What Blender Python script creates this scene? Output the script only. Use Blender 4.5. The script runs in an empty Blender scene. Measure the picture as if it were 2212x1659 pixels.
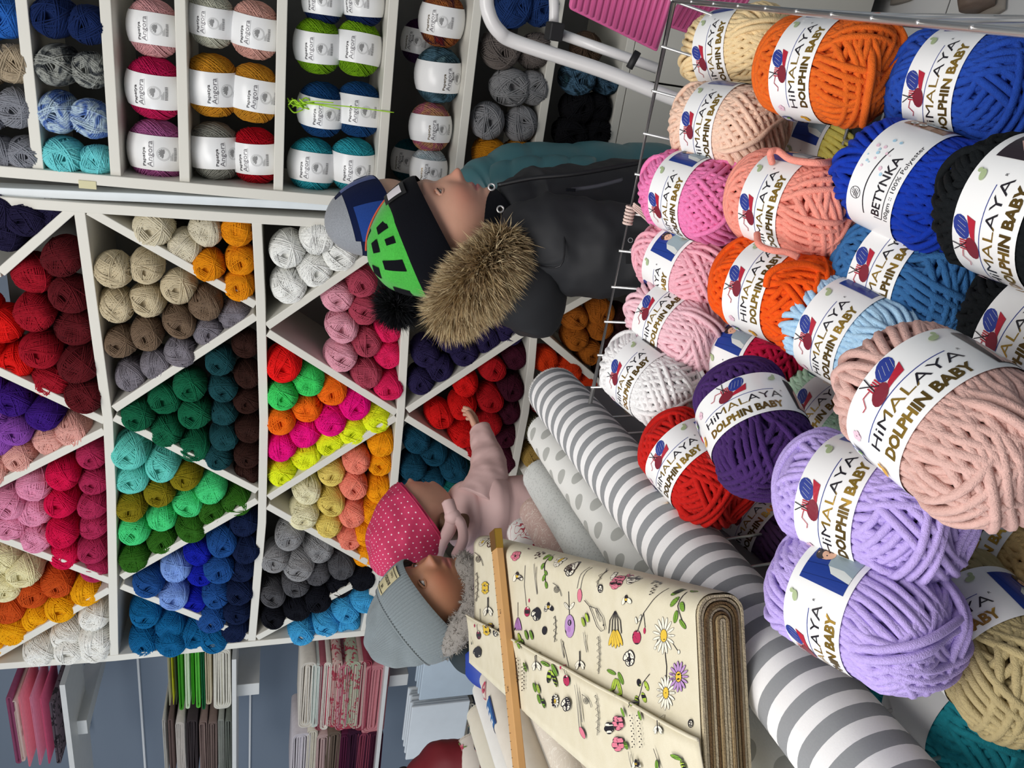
import bpy, bmesh, math, random
import numpy as np
from mathutils import Vector, Matrix, noise
from mathutils.geometry import tessellate_polygon
SC = bpy.context.scene
COL = SC.collection
PI = math.pi
# ---------------------------------------------------------------- camera (held sideways), light, exposure
H = 1.45                                  # lens height above the floor
FPX = 1660.0
YAW = math.radians(25.0); PIT = math.radians(17.6); ROL = math.radians(1.06)
F0 = Vector((-math.sin(YAW), math.cos(YAW), 0)); R0 = Vector((math.cos(YAW), math.sin(YAW), 0)); Z0 = Vector((0, 0, 1))
FW = F0*math.cos(PIT) - Z0*math.sin(PIT)
D0 = -(F0*math.sin(PIT) + Z0*math.cos(PIT))
RT = R0*math.cos(ROL) - D0*math.sin(ROL)
DN = D0*math.cos(ROL) + R0*math.sin(ROL)
CP = Vector((0, 0, H))
camd = bpy.data.cameras.new('camera'); cam = bpy.data.objects.new('camera', camd); COL.objects.link(cam)
camd.sensor_fit = 'HORIZONTAL'; camd.sensor_width = 36; camd.lens = 36*FPX/2212; camd.clip_start = .02
m3 = Matrix((DN, RT, -FW)).transposed()
cam.matrix_world = Matrix.Translation(CP) @ m3.to_4x4()
SC.camera = cam
SC.view_settings.view_transform = 'Standard'; SC.view_settings.look = 'None'
SC.view_settings.gamma = 1; SC.view_settings.use_curve_mapping = False
SC.view_settings.exposure = -0.12
w = bpy.data.worlds.new('world'); SC.world = w; w.use_nodes = True
w.node_tree.nodes['Background'].inputs[0].default_value = (.92, .95, 1.0, 1)
w.node_tree.nodes['Background'].inputs[1].default_value = .19
def area(name, loc, look, sx, sy, power, col):
    l = bpy.data.lights.new(name, 'AREA'); l.shape = 'RECTANGLE'; l.size = sx; l.size_y = sy; l.energy = power; l.color = col
    o = bpy.data.objects.new(name, l); COL.objects.link(o); o.location = loc
    o.rotation_euler = (Vector(look)-Vector(loc)).to_track_quat('-Z', 'Y').to_euler(); return o
area('ceiling_light_panel', (-.3, .15, 2.75), (-.4, .6, 0), 1.6, .9, 30, (1, .975, .94))
area('ceiling_light_panel', (-1.3, -1.2, 2.75), (-.8, .8, .6), 1.4, 1.0, 34, (1, .98, .96))
area('shop_window_light', (-3.4, -.6, 1.9), (-.5, 1.2, 1.0), 1.6, 1.6, 36, (.80, .90, 1.0))

def ray(x, y):
    u = 1659-y; v = x
    return FW + RT*((u-829.5)/FPX) + DN*((v-1106)/FPX)
def at_depth(x, y, d): return CP + ray(x, y)*d
def at_Y(x, y, Y):
    r = ray(x, y); return CP + r*(Y/r.y)
def at_Z(x, y, Z):
    r = ray(x, y); return CP + r*((Z-H)/r.z)
def depth_of(p): return (Vector(p)-CP).dot(FW)

# ---------------------------------------------------------------- materials
def lin(h, g=1.0):
    h = h.lstrip('#'); c = [int(h[i:i+2], 16)/255 for i in (0, 2, 4)]
    return [min(1, g*(v/12.92 if v <= .04045 else ((v+.055)/1.055)**2.4)) for v in c]
MC = {}
class NT:
    def __init__(s, name, rough=.6, **kw):
        s.m = bpy.data.materials.new(name); s.m.use_nodes = True; s.t = s.m.node_tree
        s.b = s.t.nodes['Principled BSDF']; s.b.inputs['Roughness'].default_value = rough
        for k, v in kw.items(): s.b.inputs[k.replace('_', ' ')].default_value = v
    def n(s, typ, ins=None, **kw):
        nd = s.t.nodes.new(typ)
        for k, v in kw.items(): setattr(nd, k, v)
        for k, v in (ins or {}).items():
            if isinstance(v, bpy.types.NodeSocket): s.t.links.new(v, nd.inputs[k])
            else: nd.inputs[k].default_value = v
        return nd
    def math(s, op, a, b=0.0, c=None):
        ins = {0: a, 1: b}
        if c is not None: ins[2] = c
        return s.n('ShaderNodeMath', ins, operation=op).outputs[0]
    def link(s, o, i): s.t.links.new(o, s.b.inputs[i])
    def mix(s, f, a, b):
        nd = s.t.nodes.new('ShaderNodeMix'); nd.data_type = 'RGBA'
        for i, v in ((0, f), (6, a), (7, b)):
            if isinstance(v, bpy.types.NodeSocket): s.t.links.new(v, nd.inputs[i])
            else: nd.inputs[i].default_value = v if i == 0 else tuple(v[:3])+(1,)
        return nd.outputs[2]
    def obj(s): return s.n('ShaderNodeTexCoord').outputs['Object']
    def uv(s): return s.n('ShaderNodeTexCoord').outputs['UV']
    def noise(s, scale, vec=None, detail=3, out='Fac', dist=0):
        ins = {'Scale': scale, 'Detail': detail, 'Distortion': dist}
        ins['Vector'] = vec if vec is not None else s.obj()
        return s.n('ShaderNodeTexNoise', ins).outputs[out]
    def scalev(s, vec, sc): return s.n('ShaderNodeMapping', {'Vector': vec, 'Scale': sc}).outputs[0]
    def bump(s, h, strength=.5, dist=.001):
        b = s.n('ShaderNodeBump', {'Height': h, 'Strength': strength, 'Distance': dist}); s.link(b.outputs[0], 'Normal')
def plain(name, hexc, rough=.6, g=1.0, metal=0.0, spec=None, var=.06, nscale=30, bump=0, bdist=.0008, bscale=300):
    key = ('p', name, hexc, rough, g, metal, spec, var, nscale, bump, bdist, bscale)
    if key in MC: return MC[key]
    t = NT(name, rough, Metallic=metal)
    if spec is not None: t.b.inputs['Specular IOR Level'].default_value = spec
    c = lin(hexc, g)
    o = t.obj()
    f = t.noise(nscale, o)
    t.link(t.mix(f, [v*(1-var) for v in c], [min(1, v*(1+var)) for v in c]), 'Base Color')
    if bump: t.bump(t.noise(bscale, o, 4), bump, bdist)
    MC[key] = t.m; return t.m
def yarn_mat(name, hexc, chenille=False, g=1.05, colors=None):
    key = ('y', hexc, chenille, g, str(colors))
    if key in MC: return MC[key]
    t = NT(name, .92)
    t.b.inputs['Specular IOR Level'].default_value = .12
    c = lin(hexc, g); lum = sum(c)/3
    t.b.inputs['Sheen Weight'].default_value = (.28 if chenille else .12) if lum > .03 else .04
    t.b.inputs['Sheen Roughness'].default_value = .45
    t.b.inputs['Sheen Tint'].default_value = tuple(min(1, v*1.1+.15) for v in c)+(1,)
    o = t.obj()
    if colors:
        f = t.noise(22, t.scalev(o, (1, 1, .4)), 2, dist=1.2)
        r = t.n('ShaderNodeValToRGB', {'Fac': f}); cr = r.color_ramp
        n = len(colors)
        while len(cr.elements) < n: cr.elements.new(.5)
        for i, h in enumerate(colors):
            cr.elements[i].position = .28+.44*i/(n-1); cr.elements[i].color = tuple(lin(h, g))+(1,)
        t.link(r.outputs[0], 'Base Color')
    else:
        f = t.noise(240 if chenille else 160, o, 4)
        v = .22 if chenille else .16
        t.link(t.mix(f, [x*(1-v) for x in c], [min(1, x*(1+v)+.006) for x in c]), 'Base Color')
    t.bump(t.noise(900 if chenille else 1500, o, 3), .7 if chenille else .4, .0012 if chenille else .0006)
    MC[key] = t.m; return t.m
M_board = plain('white_laminate', 'dcd9cf', .45, g=1.0, var=.03, nscale=6)
M_paper = plain('glossy_paper', 'efefef', .28, var=.02, g=1.0)
M_ink = plain('black_ink', '1c1820', .35)
M_gold = plain('gold_foil', 'c9a24a', .25, metal=.85)
M_goldk = plain('dark_gold_foil', '6b5527', .3, metal=.6)
M_blueink = plain('blue_ink', '2a3a8c', .35)
M_redink = plain('red_ink', 'b02036', .35)
M_maroon = plain('maroon_ink', '7a2030', .35)
M_greyink = plain('grey_ink', '8c8c8c', .4)
M_pinkink = plain('pale_pink_ink', 'e6c4d2', .4)
M_greenink = plain('sage_ink', 'a9b98e', .4)
M_chrome = plain('chrome_wire', 'd6d4d2', .32, metal=.8)
M_skin = None

# ---------------------------------------------------------------- object helpers
def mesh_obj(name, verts, faces, mats, parent=None, smooth=True, fmat=None, uvs=None):
    me = bpy.data.meshes.new(name)
    me.from_pydata([tuple(v) for v in verts], [], [tuple(int(i) for i in f) for f in faces])
    if not isinstance(mats, (list, tuple)): mats = [mats]
    for m in mats: me.materials.append(m)
    if fmat is not None: me.polygons.foreach_set('material_index', fmat)
    me.polygons.foreach_set('use_smooth', [smooth]*len(me.polygons))
    if uvs is not None:
        l = me.uv_layers.new(name='UVMap')
        vi = np.zeros(len(me.loops), dtype=np.int32); me.loops.foreach_get('vertex_index', vi)
        l.data.foreach_set('uv', np.asarray(uvs, dtype=np.float32)[vi].ravel())
    me.update()
    o = bpy.data.objects.new(name, me); COL.objects.link(o)
    if parent: o.parent = parent
    return o
def empty(name, loc=(0, 0, 0)):
    o = bpy.data.objects.new(name, None); COL.objects.link(o); o.location = loc; o.empty_display_size = .02; return o
def tag(o, label, cat, group=None, kind=None):
    if label:
        o['label'] = label

    if cat: o['category'] = cat
    if group: o['group'] = group
    if kind: o['kind'] = kind
    return o
def setup_children(o): return [c for c in o.children]
def copy_tree(o, parent=None):
    c = o.copy(); COL.objects.link(c)
    if parent: c.parent = parent
    for k in KIDS.get(o.name, []):
        copy_tree(bpy.data.objects[k], c)
    return c
KIDS = {}
def reg(o):   # remember the tree of a prototype by name, so copying is quick
    KIDS[o.name] = [c.name for c in o.children]
    for c in o.children: reg(c)
def frame(x, y, z, loc):
    return Matrix.Translation(loc) @ Matrix((x, y, z)).transposed().to_4x4()
def bevel(o, wd=.002, seg=2):
    m = o.modifiers.new('bevel', 'BEVEL'); m.width = wd; m.segments = seg; m.limit_method = 'ANGLE'; return o
def box_vf(x0, x1, y0, y1, z0, z1):
    v = [(x, y, z) for x in (x0, x1) for y in (y0, y1) for z in (z0, z1)]
    f = [(0, 1, 3, 2), (4, 6, 7, 5), (0, 4, 5, 1), (2, 3, 7, 6), (0, 2, 6, 4), (1, 5, 7, 3)]
    return v, f
def box(name, a, b, mat, parent=None, bev=.0015):
    v, f = box_vf(a[0], b[0], a[1], b[1], a[2], b[2])
    o = mesh_obj(name, v, f, mat, parent, smooth=False)
    if bev: bevel(o, bev)
    return o
def tube_vf(pts, r, sides=8, closed=False, cap=True, up=None):
    pts = [Vector(p) for p in pts]; n = len(pts)
    rr = r if isinstance(r, (list, tuple)) else [r]*n
    V = []; Fc = []
    prev = None
    for i, p in enumerate(pts):
        a = pts[(i-1) % n] if (closed or i > 0) else p
        b = pts[(i+1) % n] if (closed or i < n-1) else p
        t = (b-a).normalized()
        if prev is None:
            q = Vector((0, 0, 1)) if abs(t.z) < .9 else Vector((1, 0, 0))
            e1 = t.cross(q).normalized()
        else: e1 = (prev - t*prev.dot(t)).normalized()
        prev = e1; e2 = t.cross(e1)
        for k in range(sides):
            a_ = 2*PI*k/sides
            V.append(p + (e1*math.cos(a_)+e2*math.sin(a_))*rr[i])
    m = n if closed else n-1
    for i in range(m):
        for k in range(sides):
            a = i*sides+k; b = i*sides+(k+1) % sides; c = ((i+1) % n)*sides+(k+1) % sides; d = ((i+1) % n)*sides+k
            Fc.append((a, d, c, b))
    if cap and not closed:
        Fc.append(tuple(range(sides))); Fc.append(tuple(range((n-1)*sides, n*sides))[::-1])
    return V, Fc
def tube(name, pts, r, mat, parent=None, sides=8, closed=False):
    v, f = tube_vf(pts, r, sides, closed); return mesh_obj(name, v, f, mat, parent)
class MB:
    def __init__(s): s.v = []; s.f = []; s.m = []
    def add(s, vf, mi=0):
        v, f = vf; n = len(s.v); s.v += list(v); s.f += [tuple(i+n for i in q) for q in f]; s.m += [mi]*len(f)
    def build(s, name, mats, parent=None, smooth=True): return mesh_obj(name, s.v, s.f, mats, parent, smooth, s.m)
def smooth_path(pts, n=6, closed=False):
    pts = [Vector(p) for p in pts]; out = []; N = len(pts)
    rng = range(N if closed else N-1)
    for i in rng:
        p0 = pts[(i-1) % N] if (closed or i > 0) else pts[i]; p1 = pts[i]; p2 = pts[(i+1) % N]
        p3 = pts[(i+2) % N] if (closed or i < N-2) else p2
        for k in range(n):
            t = k/n
            out.append(.5*((2*p1)+(p2-p0)*t+(2*p0-5*p1+4*p2-p3)*t*t+(3*p1-p0-3*p2+p3)*t**3))
    if not closed: out.append(pts[-1])
    return out

# ---------------------------------------------------------------- flat print laid on a curved surface
TXT = {}
def text_mesh(s, bold=0.0):
    k = (s, bold)
    if k in TXT: return TXT[k]
    c = bpy.data.curves.new('t', 'FONT'); c.body = s; c.size = 1; c.offset = bold; c.resolution_u = 2
    o = bpy.data.objects.new('t', c); COL.objects.link(o)
    bpy.context.view_layer.update()
    me = bpy.data.meshes.new_from_object(o.evaluated_get(bpy.context.evaluated_depsgraph_get()))
    v = [(p.co.x, p.co.y) for p in me.vertices]; f = [tuple(p.vertices) for p in me.polygons]
    bpy.data.objects.remove(o); bpy.data.curves.remove(c); bpy.data.meshes.remove(me)
    TXT[k] = (v, f); return TXT[k]
class Print:
    def __init__(s): s.v = []; s.f = []; s.m = []; s.h = 0
    def poly(s, pts, m):
        n = len(s.v); s.h += 1
        tri = tessellate_polygon([[Vector((p[0], p[1], 0)) for p in pts]])
        s.v += [(p[0], p[1], s.h) for p in pts]
        for t in tri: s.f.append((t[0]+n, t[1]+n, t[2]+n)); s.m.append(m)
    def ell(s, cx, cy, rx, ry, m, ang=0, n=14, a0=0, a1=2*PI):
        c, d = math.cos(ang), math.sin(ang); P = []
        for k in range(n):
            a = a0+(a1-a0)*k/(n if a1-a0 > 6.2 else n-1); x = rx*math.cos(a); y = ry*math.sin(a)
            P.append((cx+x*c-y*d, cy+x*d+y*c))
        s.poly(P, m)
    def rect(s, x0, y0, x1, y1, m): s.poly([(x0, y0), (x1, y0), (x1, y1), (x0, y1)], m)
    def line(s, pts, wd, m):
        s.h += 1
        P = [Vector(p) for p in pts]; n0 = len(s.v)
        for i, p in enumerate(P):
            t = (P[min(i+1, len(P)-1)]-P[max(i-1, 0)]); t = t.normalized() if t.length > 0 else Vector((1, 0))
            q = Vector((-t.y, t.x))*wd/2
            s.v += [(p.x+q.x, p.y+q.y, s.h), (p.x-q.x, p.y-q.y, s.h)]
        for i in range(len(P)-1):
            a = n0+2*i; s.f += [(a, a+1, a+3), (a, a+3, a+2)]; s.m += [m, m]
    def text(s, st, x, y, size, m, width=None, bold=0.0, ang=0, split=None):
        s.h += 1
        v, f = text_mesh(st, bold)
        xs = [p[0] for p in v]; x0, x1 = min(xs), max(xs)
        k = (width/(x1-x0)) if width else size
        n0 = len(s.v); c, d = math.cos(ang), math.sin(ang)
        for p in v:
            a = (p[0]-x0)*k; b = p[1]*size; s.v.append((x+a*c-b*d, y+a*d+b*c, s.h))
        for q in f:
            s.f.append(tuple(i+n0 for i in q))
            if split:
                cx = (sum(v[i][0] for i in q)/len(q)-x0)/(x1-x0); s.m.append(split(cx))
            else: s.m.append(m)
    def build(s, name, mapf, mats, parent=None, maxe=.006, dh=.00004, base=.0003):
        bm = bmesh.new()
        hl = bm.verts.layers.float.new('h')
        vs = []
        for p in s.v:
            q = bm.verts.new((p[0], p[1], 0)); q[hl] = p[2]; vs.append(q)
        for q, m in zip(s.f, s.m):
            try: fc = bm.faces.new([vs[i] for i in q]); fc.material_index = m
            except ValueError: pass
        for _ in range(4):
            le = [e for e in bm.edges if e.calc_length() > maxe]
            if not le: break
            bmesh.ops.subdivide_edges(bm, edges=le, cuts=1, use_grid_fill=False)
            bmesh.ops.triangulate(bm, faces=[f for f in bm.faces if len(f.verts) > 3])
        for q in bm.verts: q.co = mapf(q.co.x, q.co.y, base+dh*q[hl])
        me = bpy.data.meshes.new(name); bm.to_mesh(me); bm.free()
        for m in mats: me.materials.append(m)
        o = bpy.data.objects.new(name, me); COL.objects.link(o)
        if parent: o.parent = parent
        return o
# ================================================================ the setting
D = 1.75                                   # front plane of the long yarn shelving
def struct(o): o['kind'] = 'structure'; return o
def floor_mat():
    t = NT('floor_tile', .25)
    t.link(t.mix(t.noise(5), lin('e6e6e6'), lin('f2f2f0')), 'Base Color'); return t.m
M_floor = floor_mat(); M_grout = plain('dark_grout', '23252b', .8)
fl = box('floor', (-4.2, -1.6, -.05), (1.8, 3.2, -.004), M_grout, bev=0); struct(fl)
tv, tf = box_vf(-.165, .165, -.165, .165, -.004, .0)
tile0 = None
for i in range(18):
    for j in range(11):
        if not (-5.0 < i*.334-4.0): continue
        if tile0 is None:
            t_ = mesh_obj('tile', tv, tf, M_floor, fl, smooth=False); bevel(t_, .001, 1); tile0 = t_
        else:
            t_ = tile0.copy(); COL.objects.link(t_)
        t_.location = (-4.0+i*.334, -.9+j*.334, 0)
M_wall = plain('painted_wall', '98a4b0', .85, var=.02, nscale=3)
M_wallb = plain('blue_grey_wall', '8490a0', .8, var=.03, nscale=2)
struct(box('wall_back', (-4.2, 2.75, 0), (1.8, 2.85, 2.9), M_wallb, bev=0))
struct(box('wall_left', (-4.2, -1.6, 0), (-4.1, 2.75, 2.9), M_wall, bev=0))
struct(box('wall_right', (1.7, -1.6, 0), (1.8, 2.75, 2.9), M_wall, bev=0))

def P1(x, y, Y=None): return at_Y(x, y, Y if Y else D)
def board(name, pts, th, y0, y1, mat, parent, tf=None):
    """a shelf board whose front edge follows pts (in the plane of the shelf front) and that runs back from y0 to y1"""
    V = []; Fc = []
    n = len(pts)
    P = [Vector((p.x, p.z)) for p in pts]
    for i in range(n):
        a = P[max(i-1, 0)]; b = P[min(i+1, n-1)]; t = (b-a).normalized(); q = Vector((-t.y, t.x))*th/2
        for Y in (y0, y1):
            V.append((P[i].x+q.x, Y, P[i].y+q.y)); V.append((P[i].x-q.x, Y, P[i].y-q.y))
    for i in range(n-1):
        a = 4*i; b = a+4
        Fc += [(a, a+1, b+1, b), (a+2, b+2, b+3, a+3), (a, b, b+2, a+2), (a+1, a+3, b+3, b+1)]
    Fc += [(0, 2, 3, 1), (4*n-4, 4*n-3, 4*n-1, 4*n-2)]
    o = mesh_obj(name, V, Fc, mat, parent, smooth=False); bevel(o, .0015, 2); return o
s1 = empty('yarn_shelf', (-1.0, D+.15, 0)); s1.location = (0, 0, 0)
tag(s1, 'white yarn shelving on the back wall divided by slanted boards into triangles', 'shelf')
DEP = .27
def sb(name, pix, th=.021, dy=0): return board(name, [P1(*p) for p in pix], th, D+dy, D+DEP, M_board, s1)
shelf_lines = [
    [(170, 449), (198, 654), (233, 909), (240, 1066), (246, 1397), (247, 1425)],
    [(554, 468), (563, 654), (570, 909), (566, 1130), (544, 1385)],
    [(890, 480), (878, 672), (866, 890), (850, 1060), (815, 1240), (786, 1368)],
    [(1170, 500), (1155, 703), (1148, 792), (1135, 893), (1110, 1020), (1060, 1220), (1018, 1350)],
    [(1480, 500), (1440, 760), (1372, 890), (1330, 1000), (1255, 1200), (1225, 1340)],
    [(-190, 440), (-150, 654), (-110, 909), (-95, 1160), (-85, 1450)]]
for L_ in shelf_lines: sb('shelf_board', L_, dy=.001)
sb('side_panel', [(-190, 1455), (0, 1440), (247, 1422), (549, 1391), (770, 1370), (1018, 1345), (1225, 1330), (1700, 1290)])
sb('side_panel', [(-190, 425), (0, 436), (180, 449), (563, 474), (738, 484), (1170, 512), (1480, 535), (1900, 560)])
diag = [((0, 590), (157, 452)), ((-112, 752), (226, 911)), ((225, 932), (-90, 1090)), ((-90, 1130), (238, 1257)), ((237, 1275), (-86, 1462)),
        ((190, 456), (552, 660)), ((553, 684), (246, 885)), ((246, 903), (556, 1062)), ((556, 1082), (262, 1249)), ((262, 1268), (538, 1379)),
        ((878, 500), (577, 706)), ((579, 720), (857, 893)), ((856, 903), (580, 1077)), ((578, 1095), (818, 1230)), ((816, 1237), (555, 1380)),
        ((1152, 707), (880, 888)), ((878, 904), (1100, 1040)), ((1100, 1060), (880, 1190)), ((1150, 690), (900, 520)),
        ((1400, 570), (1163, 703)), ((1163, 717), (1362, 884)), ((1300, 930), (1128, 1022)), ((1120, 1040), (1260, 1180)),
        ((-185, 600), (0, 590)), ((815, 1245), (950, 1330)), ((895, 1205), (1015, 1340))]
for a, b in diag: sb('divider_board', [a, b], .019, .002)
pa, pb = P1(-190, 1455), P1(-190, 425)
x0, x1 = P1(600, 1388).x-.01, P1(600, 470).x-.02
bk = box('back_panel', (x0, D+DEP, .05), (x1+.02, D+DEP+.012, 2.05), plain('shelf_back', '8f8e8a', .6), s1, 0)
box('plinth', (x0, D+.02, 0), (x1, D+DEP, .09), M_board, s1)

s2 = empty('yarn_shelf'); tag(s2, 'white open shelf with fluffy yarn balls, right of the slanted board shelf', 'shelf')
X2a, X2b = P1(400, 411).x+.012, .62
def zat(x, y): return P1(x, y).z
rows2 = [(-110, 378), (83, 378), (250, 386), (399, 401), (601, 413), (823, 380), (1000, 300), (1166, 300), (1324, 300)]
Z2 = []
for x, y in rows2:
    z = zat(x, y); Z2.append(z)
    board('shelf_board', [Vector((X2a, 0, z)), Vector((X2b, 0, z))], .02, D+.002, D+DEP, M_board, s2)
board('side_panel', [Vector((X2a-.006, 0, Z2[0]+.05)), Vector((X2a-.006, 0, 0))], .022, D-.004, D+DEP, M_board, s2)
board('side_panel', [Vector((X2b, 0, Z2[0]+.05)), Vector((X2b, 0, 0))], .02, D, D+DEP, M_board, s2)
box('back_panel', (X2a, D+DEP, .0), (X2b, D+DEP+.012, Z2[0]+.04), plain('shelf_back_shaded', '6f6e6c', .6), s2, 0)  # darker grey: the shade inside the shelf cells is put into the colour
xm = P1(1420, 180).x
for a, b in ((X2a+.006, xm-.002), (xm+.002, X2b-.012)):
    box('base_panel', (a, D+.004, .08), (b, D+.022, Z2[-1]-.012), M_board, s2)
# pale filler strip between both units
zt = P1(0, 415).z
f_ = board('trim_1', [P1(-190, 411), P1(0, 418), P1(300, 430), P1(640, 446), P1(1100, 470)], .018, D+.012, D+.06, plain('filler_strip', 'dfe6ea', .35), None); struct(f_)
tg = box('price_tag', (P1(190, 396).x-.01, D-.006, P1(190, 396).z-.016), (P1(190, 396).x+.006, D-.003, P1(190, 396).z+.016), plain('tape', 'd6cfa6', .6), None, .0005)
tag(tg, 'small cream tape tag on the side panel between the two yarn shelves', 'price tag')

# ---- left corner behind the long shelf: fabric stacks on white shelves
YB = 2.5
M_metal = plain('white_metal', 'dddddb', .4)
def bx(name, xa, ya, xb, yb, Y0, Y1, mat, parent=None, bev=.002):
    """box between two picture points measured on the plane Y0"""
    a = at_Y(xa, ya, Y0); b = at_Y(xb, yb, Y0)
    return box(name, (min(a.x, b.x), Y0, min(a.z, b.z)), (max(a.x, b.x), Y1, max(a.z, b.z)), mat, parent, bev)
# ================================================================ skeins of yarn
def shape_pt(p, R, L, dim=.2, pinch=None):
    """unit-sphere points (N,3) -> skein surface with a dimple at both ends"""
    rho = np.sqrt(p[:, 0]**2+p[:, 1]**2)
    z = p[:, 2]*(1-dim*np.exp(-(rho/.42)**2))
    k = 1+.10*(1-p[:, 2]**2)*p[:, 2]**2*2
    q = np.stack([p[:, 0]*R*k, p[:, 1]*R*k, z*L], 1)
    return q
def skein_mesh(name, R, L, sr, nbase, ngroups, per, seed, lay=0.0, seg=48, sides=6, band=None, tilt=(.25, .5), gt=(.15, .75), dim=.2, base_mesh=True, cross=2):
    rg = np.random.RandomState(seed)
    loops = []
    def loop(nrm, d, k, wob=.012):
        nrm = nrm/np.linalg.norm(nrm)
        a = np.array([0, 0, 1.]) if abs(nrm[2]) < .9 else np.array([1., 0, 0])
        e1 = np.cross(nrm, a); e1 /= np.linalg.norm(e1); e2 = np.cross(nrm, e1)
        th = np.linspace(0, 2*np.pi, seg, endpoint=False)+(0 if lay else rg.rand()*.2)
        ph = rg.rand()*6.28
        dd = d+wob*np.sin(2*th+ph)+wob*.6*np.sin(5*th+ph*2)
        s_ = np.sqrt(np.maximum(0, 1-dd**2))
        p = dd[:, None]*nrm+s_[:, None]*(np.cos(th)[:, None]*e1+np.sin(th)[:, None]*e2)
        kk = k*(1+.01*np.sin(3*th+ph*3))+lay*sr/R*np.cos(th-th[0]+.01)
        return p, kk
    def nr(phi, a): return np.array([math.cos(phi)*math.cos(a), math.sin(phi)*math.cos(a), math.sin(a)])
    for i in range(nbase):
        a = tilt[0]+(tilt[1]-tilt[0])*rg.rand()
        loops.append(loop(nr(2*np.pi*i/nbase+.03*rg.randn(), a), 0, 1-sr/R*(.55 if lay else .9*rg.rand())))
    pitch = 1.95*sr/R
    for g in range(ngroups):
        phi = 2*np.pi*(g*.382+rg.rand()*.12); a = gt[0]+(gt[1]-gt[0])*rg.rand()
        if rg.rand() < .5: a = -a
        n_ = nr(phi, a); kk = 1+sr/R*(.7+.35*(g % 3))
        off = (rg.rand()-.5)*.5
        m = max(2, int(per*(.6+.7*rg.rand())))
        for j in range(m):
            d = off+(j-m/2)*pitch
            if abs(d) < .93: loops.append(loop(n_+rg.randn(3)*.012, d, kk+.2*sr/R*rg.rand()))
    for g in range(cross):
        n_ = nr(rg.rand()*6.28, .2+.6*rg.rand()); off = .25*(rg.rand()-.5)
        for j in range(rg.randint(1, 4)):
            loops.append(loop(n_, off+j*pitch*1.05, 1+sr/R*2.1))
    V = []; Fc = []; nv = 0
    ang = np.arange(sides)*2*np.pi/sides; ca, sa = np.cos(ang), np.sin(ang)
    idx = np.arange(seg)
    quad = []
    for k in range(sides):
        a = idx*sides+k; b = idx*sides+(k+1) % sides; c = ((idx+1) % seg)*sides+(k+1) % sides; d = ((idx+1) % seg)*sides+k
        quad.append(np.stack([a, b, c, d], 1))
    quad = np.concatenate(quad)
    for p, k in loops:
        q = shape_pt(p, R, L, dim)*np.asarray(k)[:, None]
        if band:
            z0, hw, rb = band
            rad = np.sqrt(q[:, 0]**2+q[:, 1]**2)+1e-9
            wgt = np.exp(-np.maximum(0, np.abs(q[:, 2]-z0)-hw)**2/(.014**2))
            lim = rb-sr*1.35
            nr_ = np.where(rad > lim, rad*(1-wgt)+lim*wgt-(1-wgt)*0, rad)
            q[:, 0] *= nr_/rad; q[:, 1] *= nr_/rad
        out = q/np.linalg.norm(q, axis=1)[:, None]
        t = np.roll(q, -1, 0)-np.roll(q, 1, 0); t /= np.linalg.norm(t, axis=1)[:, None]+1e-9
        bn = np.cross(t, out); bn /= np.linalg.norm(bn, axis=1)[:, None]+1e-9
        on = np.cross(bn, t)
        v = q[:, None, :]+sr*(ca[None, :, None]*bn[:, None, :]+sa[None, :, None]*on[:, None, :])
        V.append(v.reshape(-1, 3)); Fc.append(quad+nv); nv += seg*sides
    if base_mesh:
        nu, nw = 28, 18
        P = []
        for i in range(nw+1):
            t = PI*i/nw
            for j in range(nu):
                a = 2*PI*j/nu; P.append((math.sin(t)*math.cos(a), math.sin(t)*math.sin(a), math.cos(t)))
        q = shape_pt(np.array(P), R-sr*1.6, L-sr*1.8, dim*1.25)
        fq = []
        for i in range(nw):
            for j in range(nu): fq.append((i*nu+j, (i+1)*nu+j, (i+1)*nu+(j+1) % nu, i*nu+(j+1) % nu))
        V.append(q); Fc.append(np.array(fq)+nv); nv += len(q)
    V = np.concatenate(V).astype(np.float32); Fc = np.concatenate(Fc).astype(np.int32)
    me = bpy.data.meshes.new(name)
    me.vertices.add(len(V)); me.vertices.foreach_set('co', V.ravel())
    me.loops.add(Fc.size); me.loops.foreach_set('vertex_index', Fc.ravel())
    me.polygons.add(len(Fc)); me.polygons.foreach_set('loop_start', np.arange(0, Fc.size, 4, dtype=np.int32))
    me.polygons.foreach_set('use_smooth', [True]*len(Fc)); me.update(calc_edges=True)
    me.materials.append(None)
    return me
def setmat(o, m, slot=0):
    o.material_slots[slot].link = 'OBJECT'; o.material_slots[slot].material = m
def axis_matrix(loc, ax, out, scale=(1, 1, 1)):
    z = Vector(ax).normalized(); y = Vector(out); y = (y-z*y.dot(z)).normalized(); x = y.cross(z)
    m = Matrix.Translation(loc) @ Matrix((x, y, z)).transposed().to_4x4()
    return m @ Matrix.Diagonal(tuple(scale)+(1,))

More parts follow.
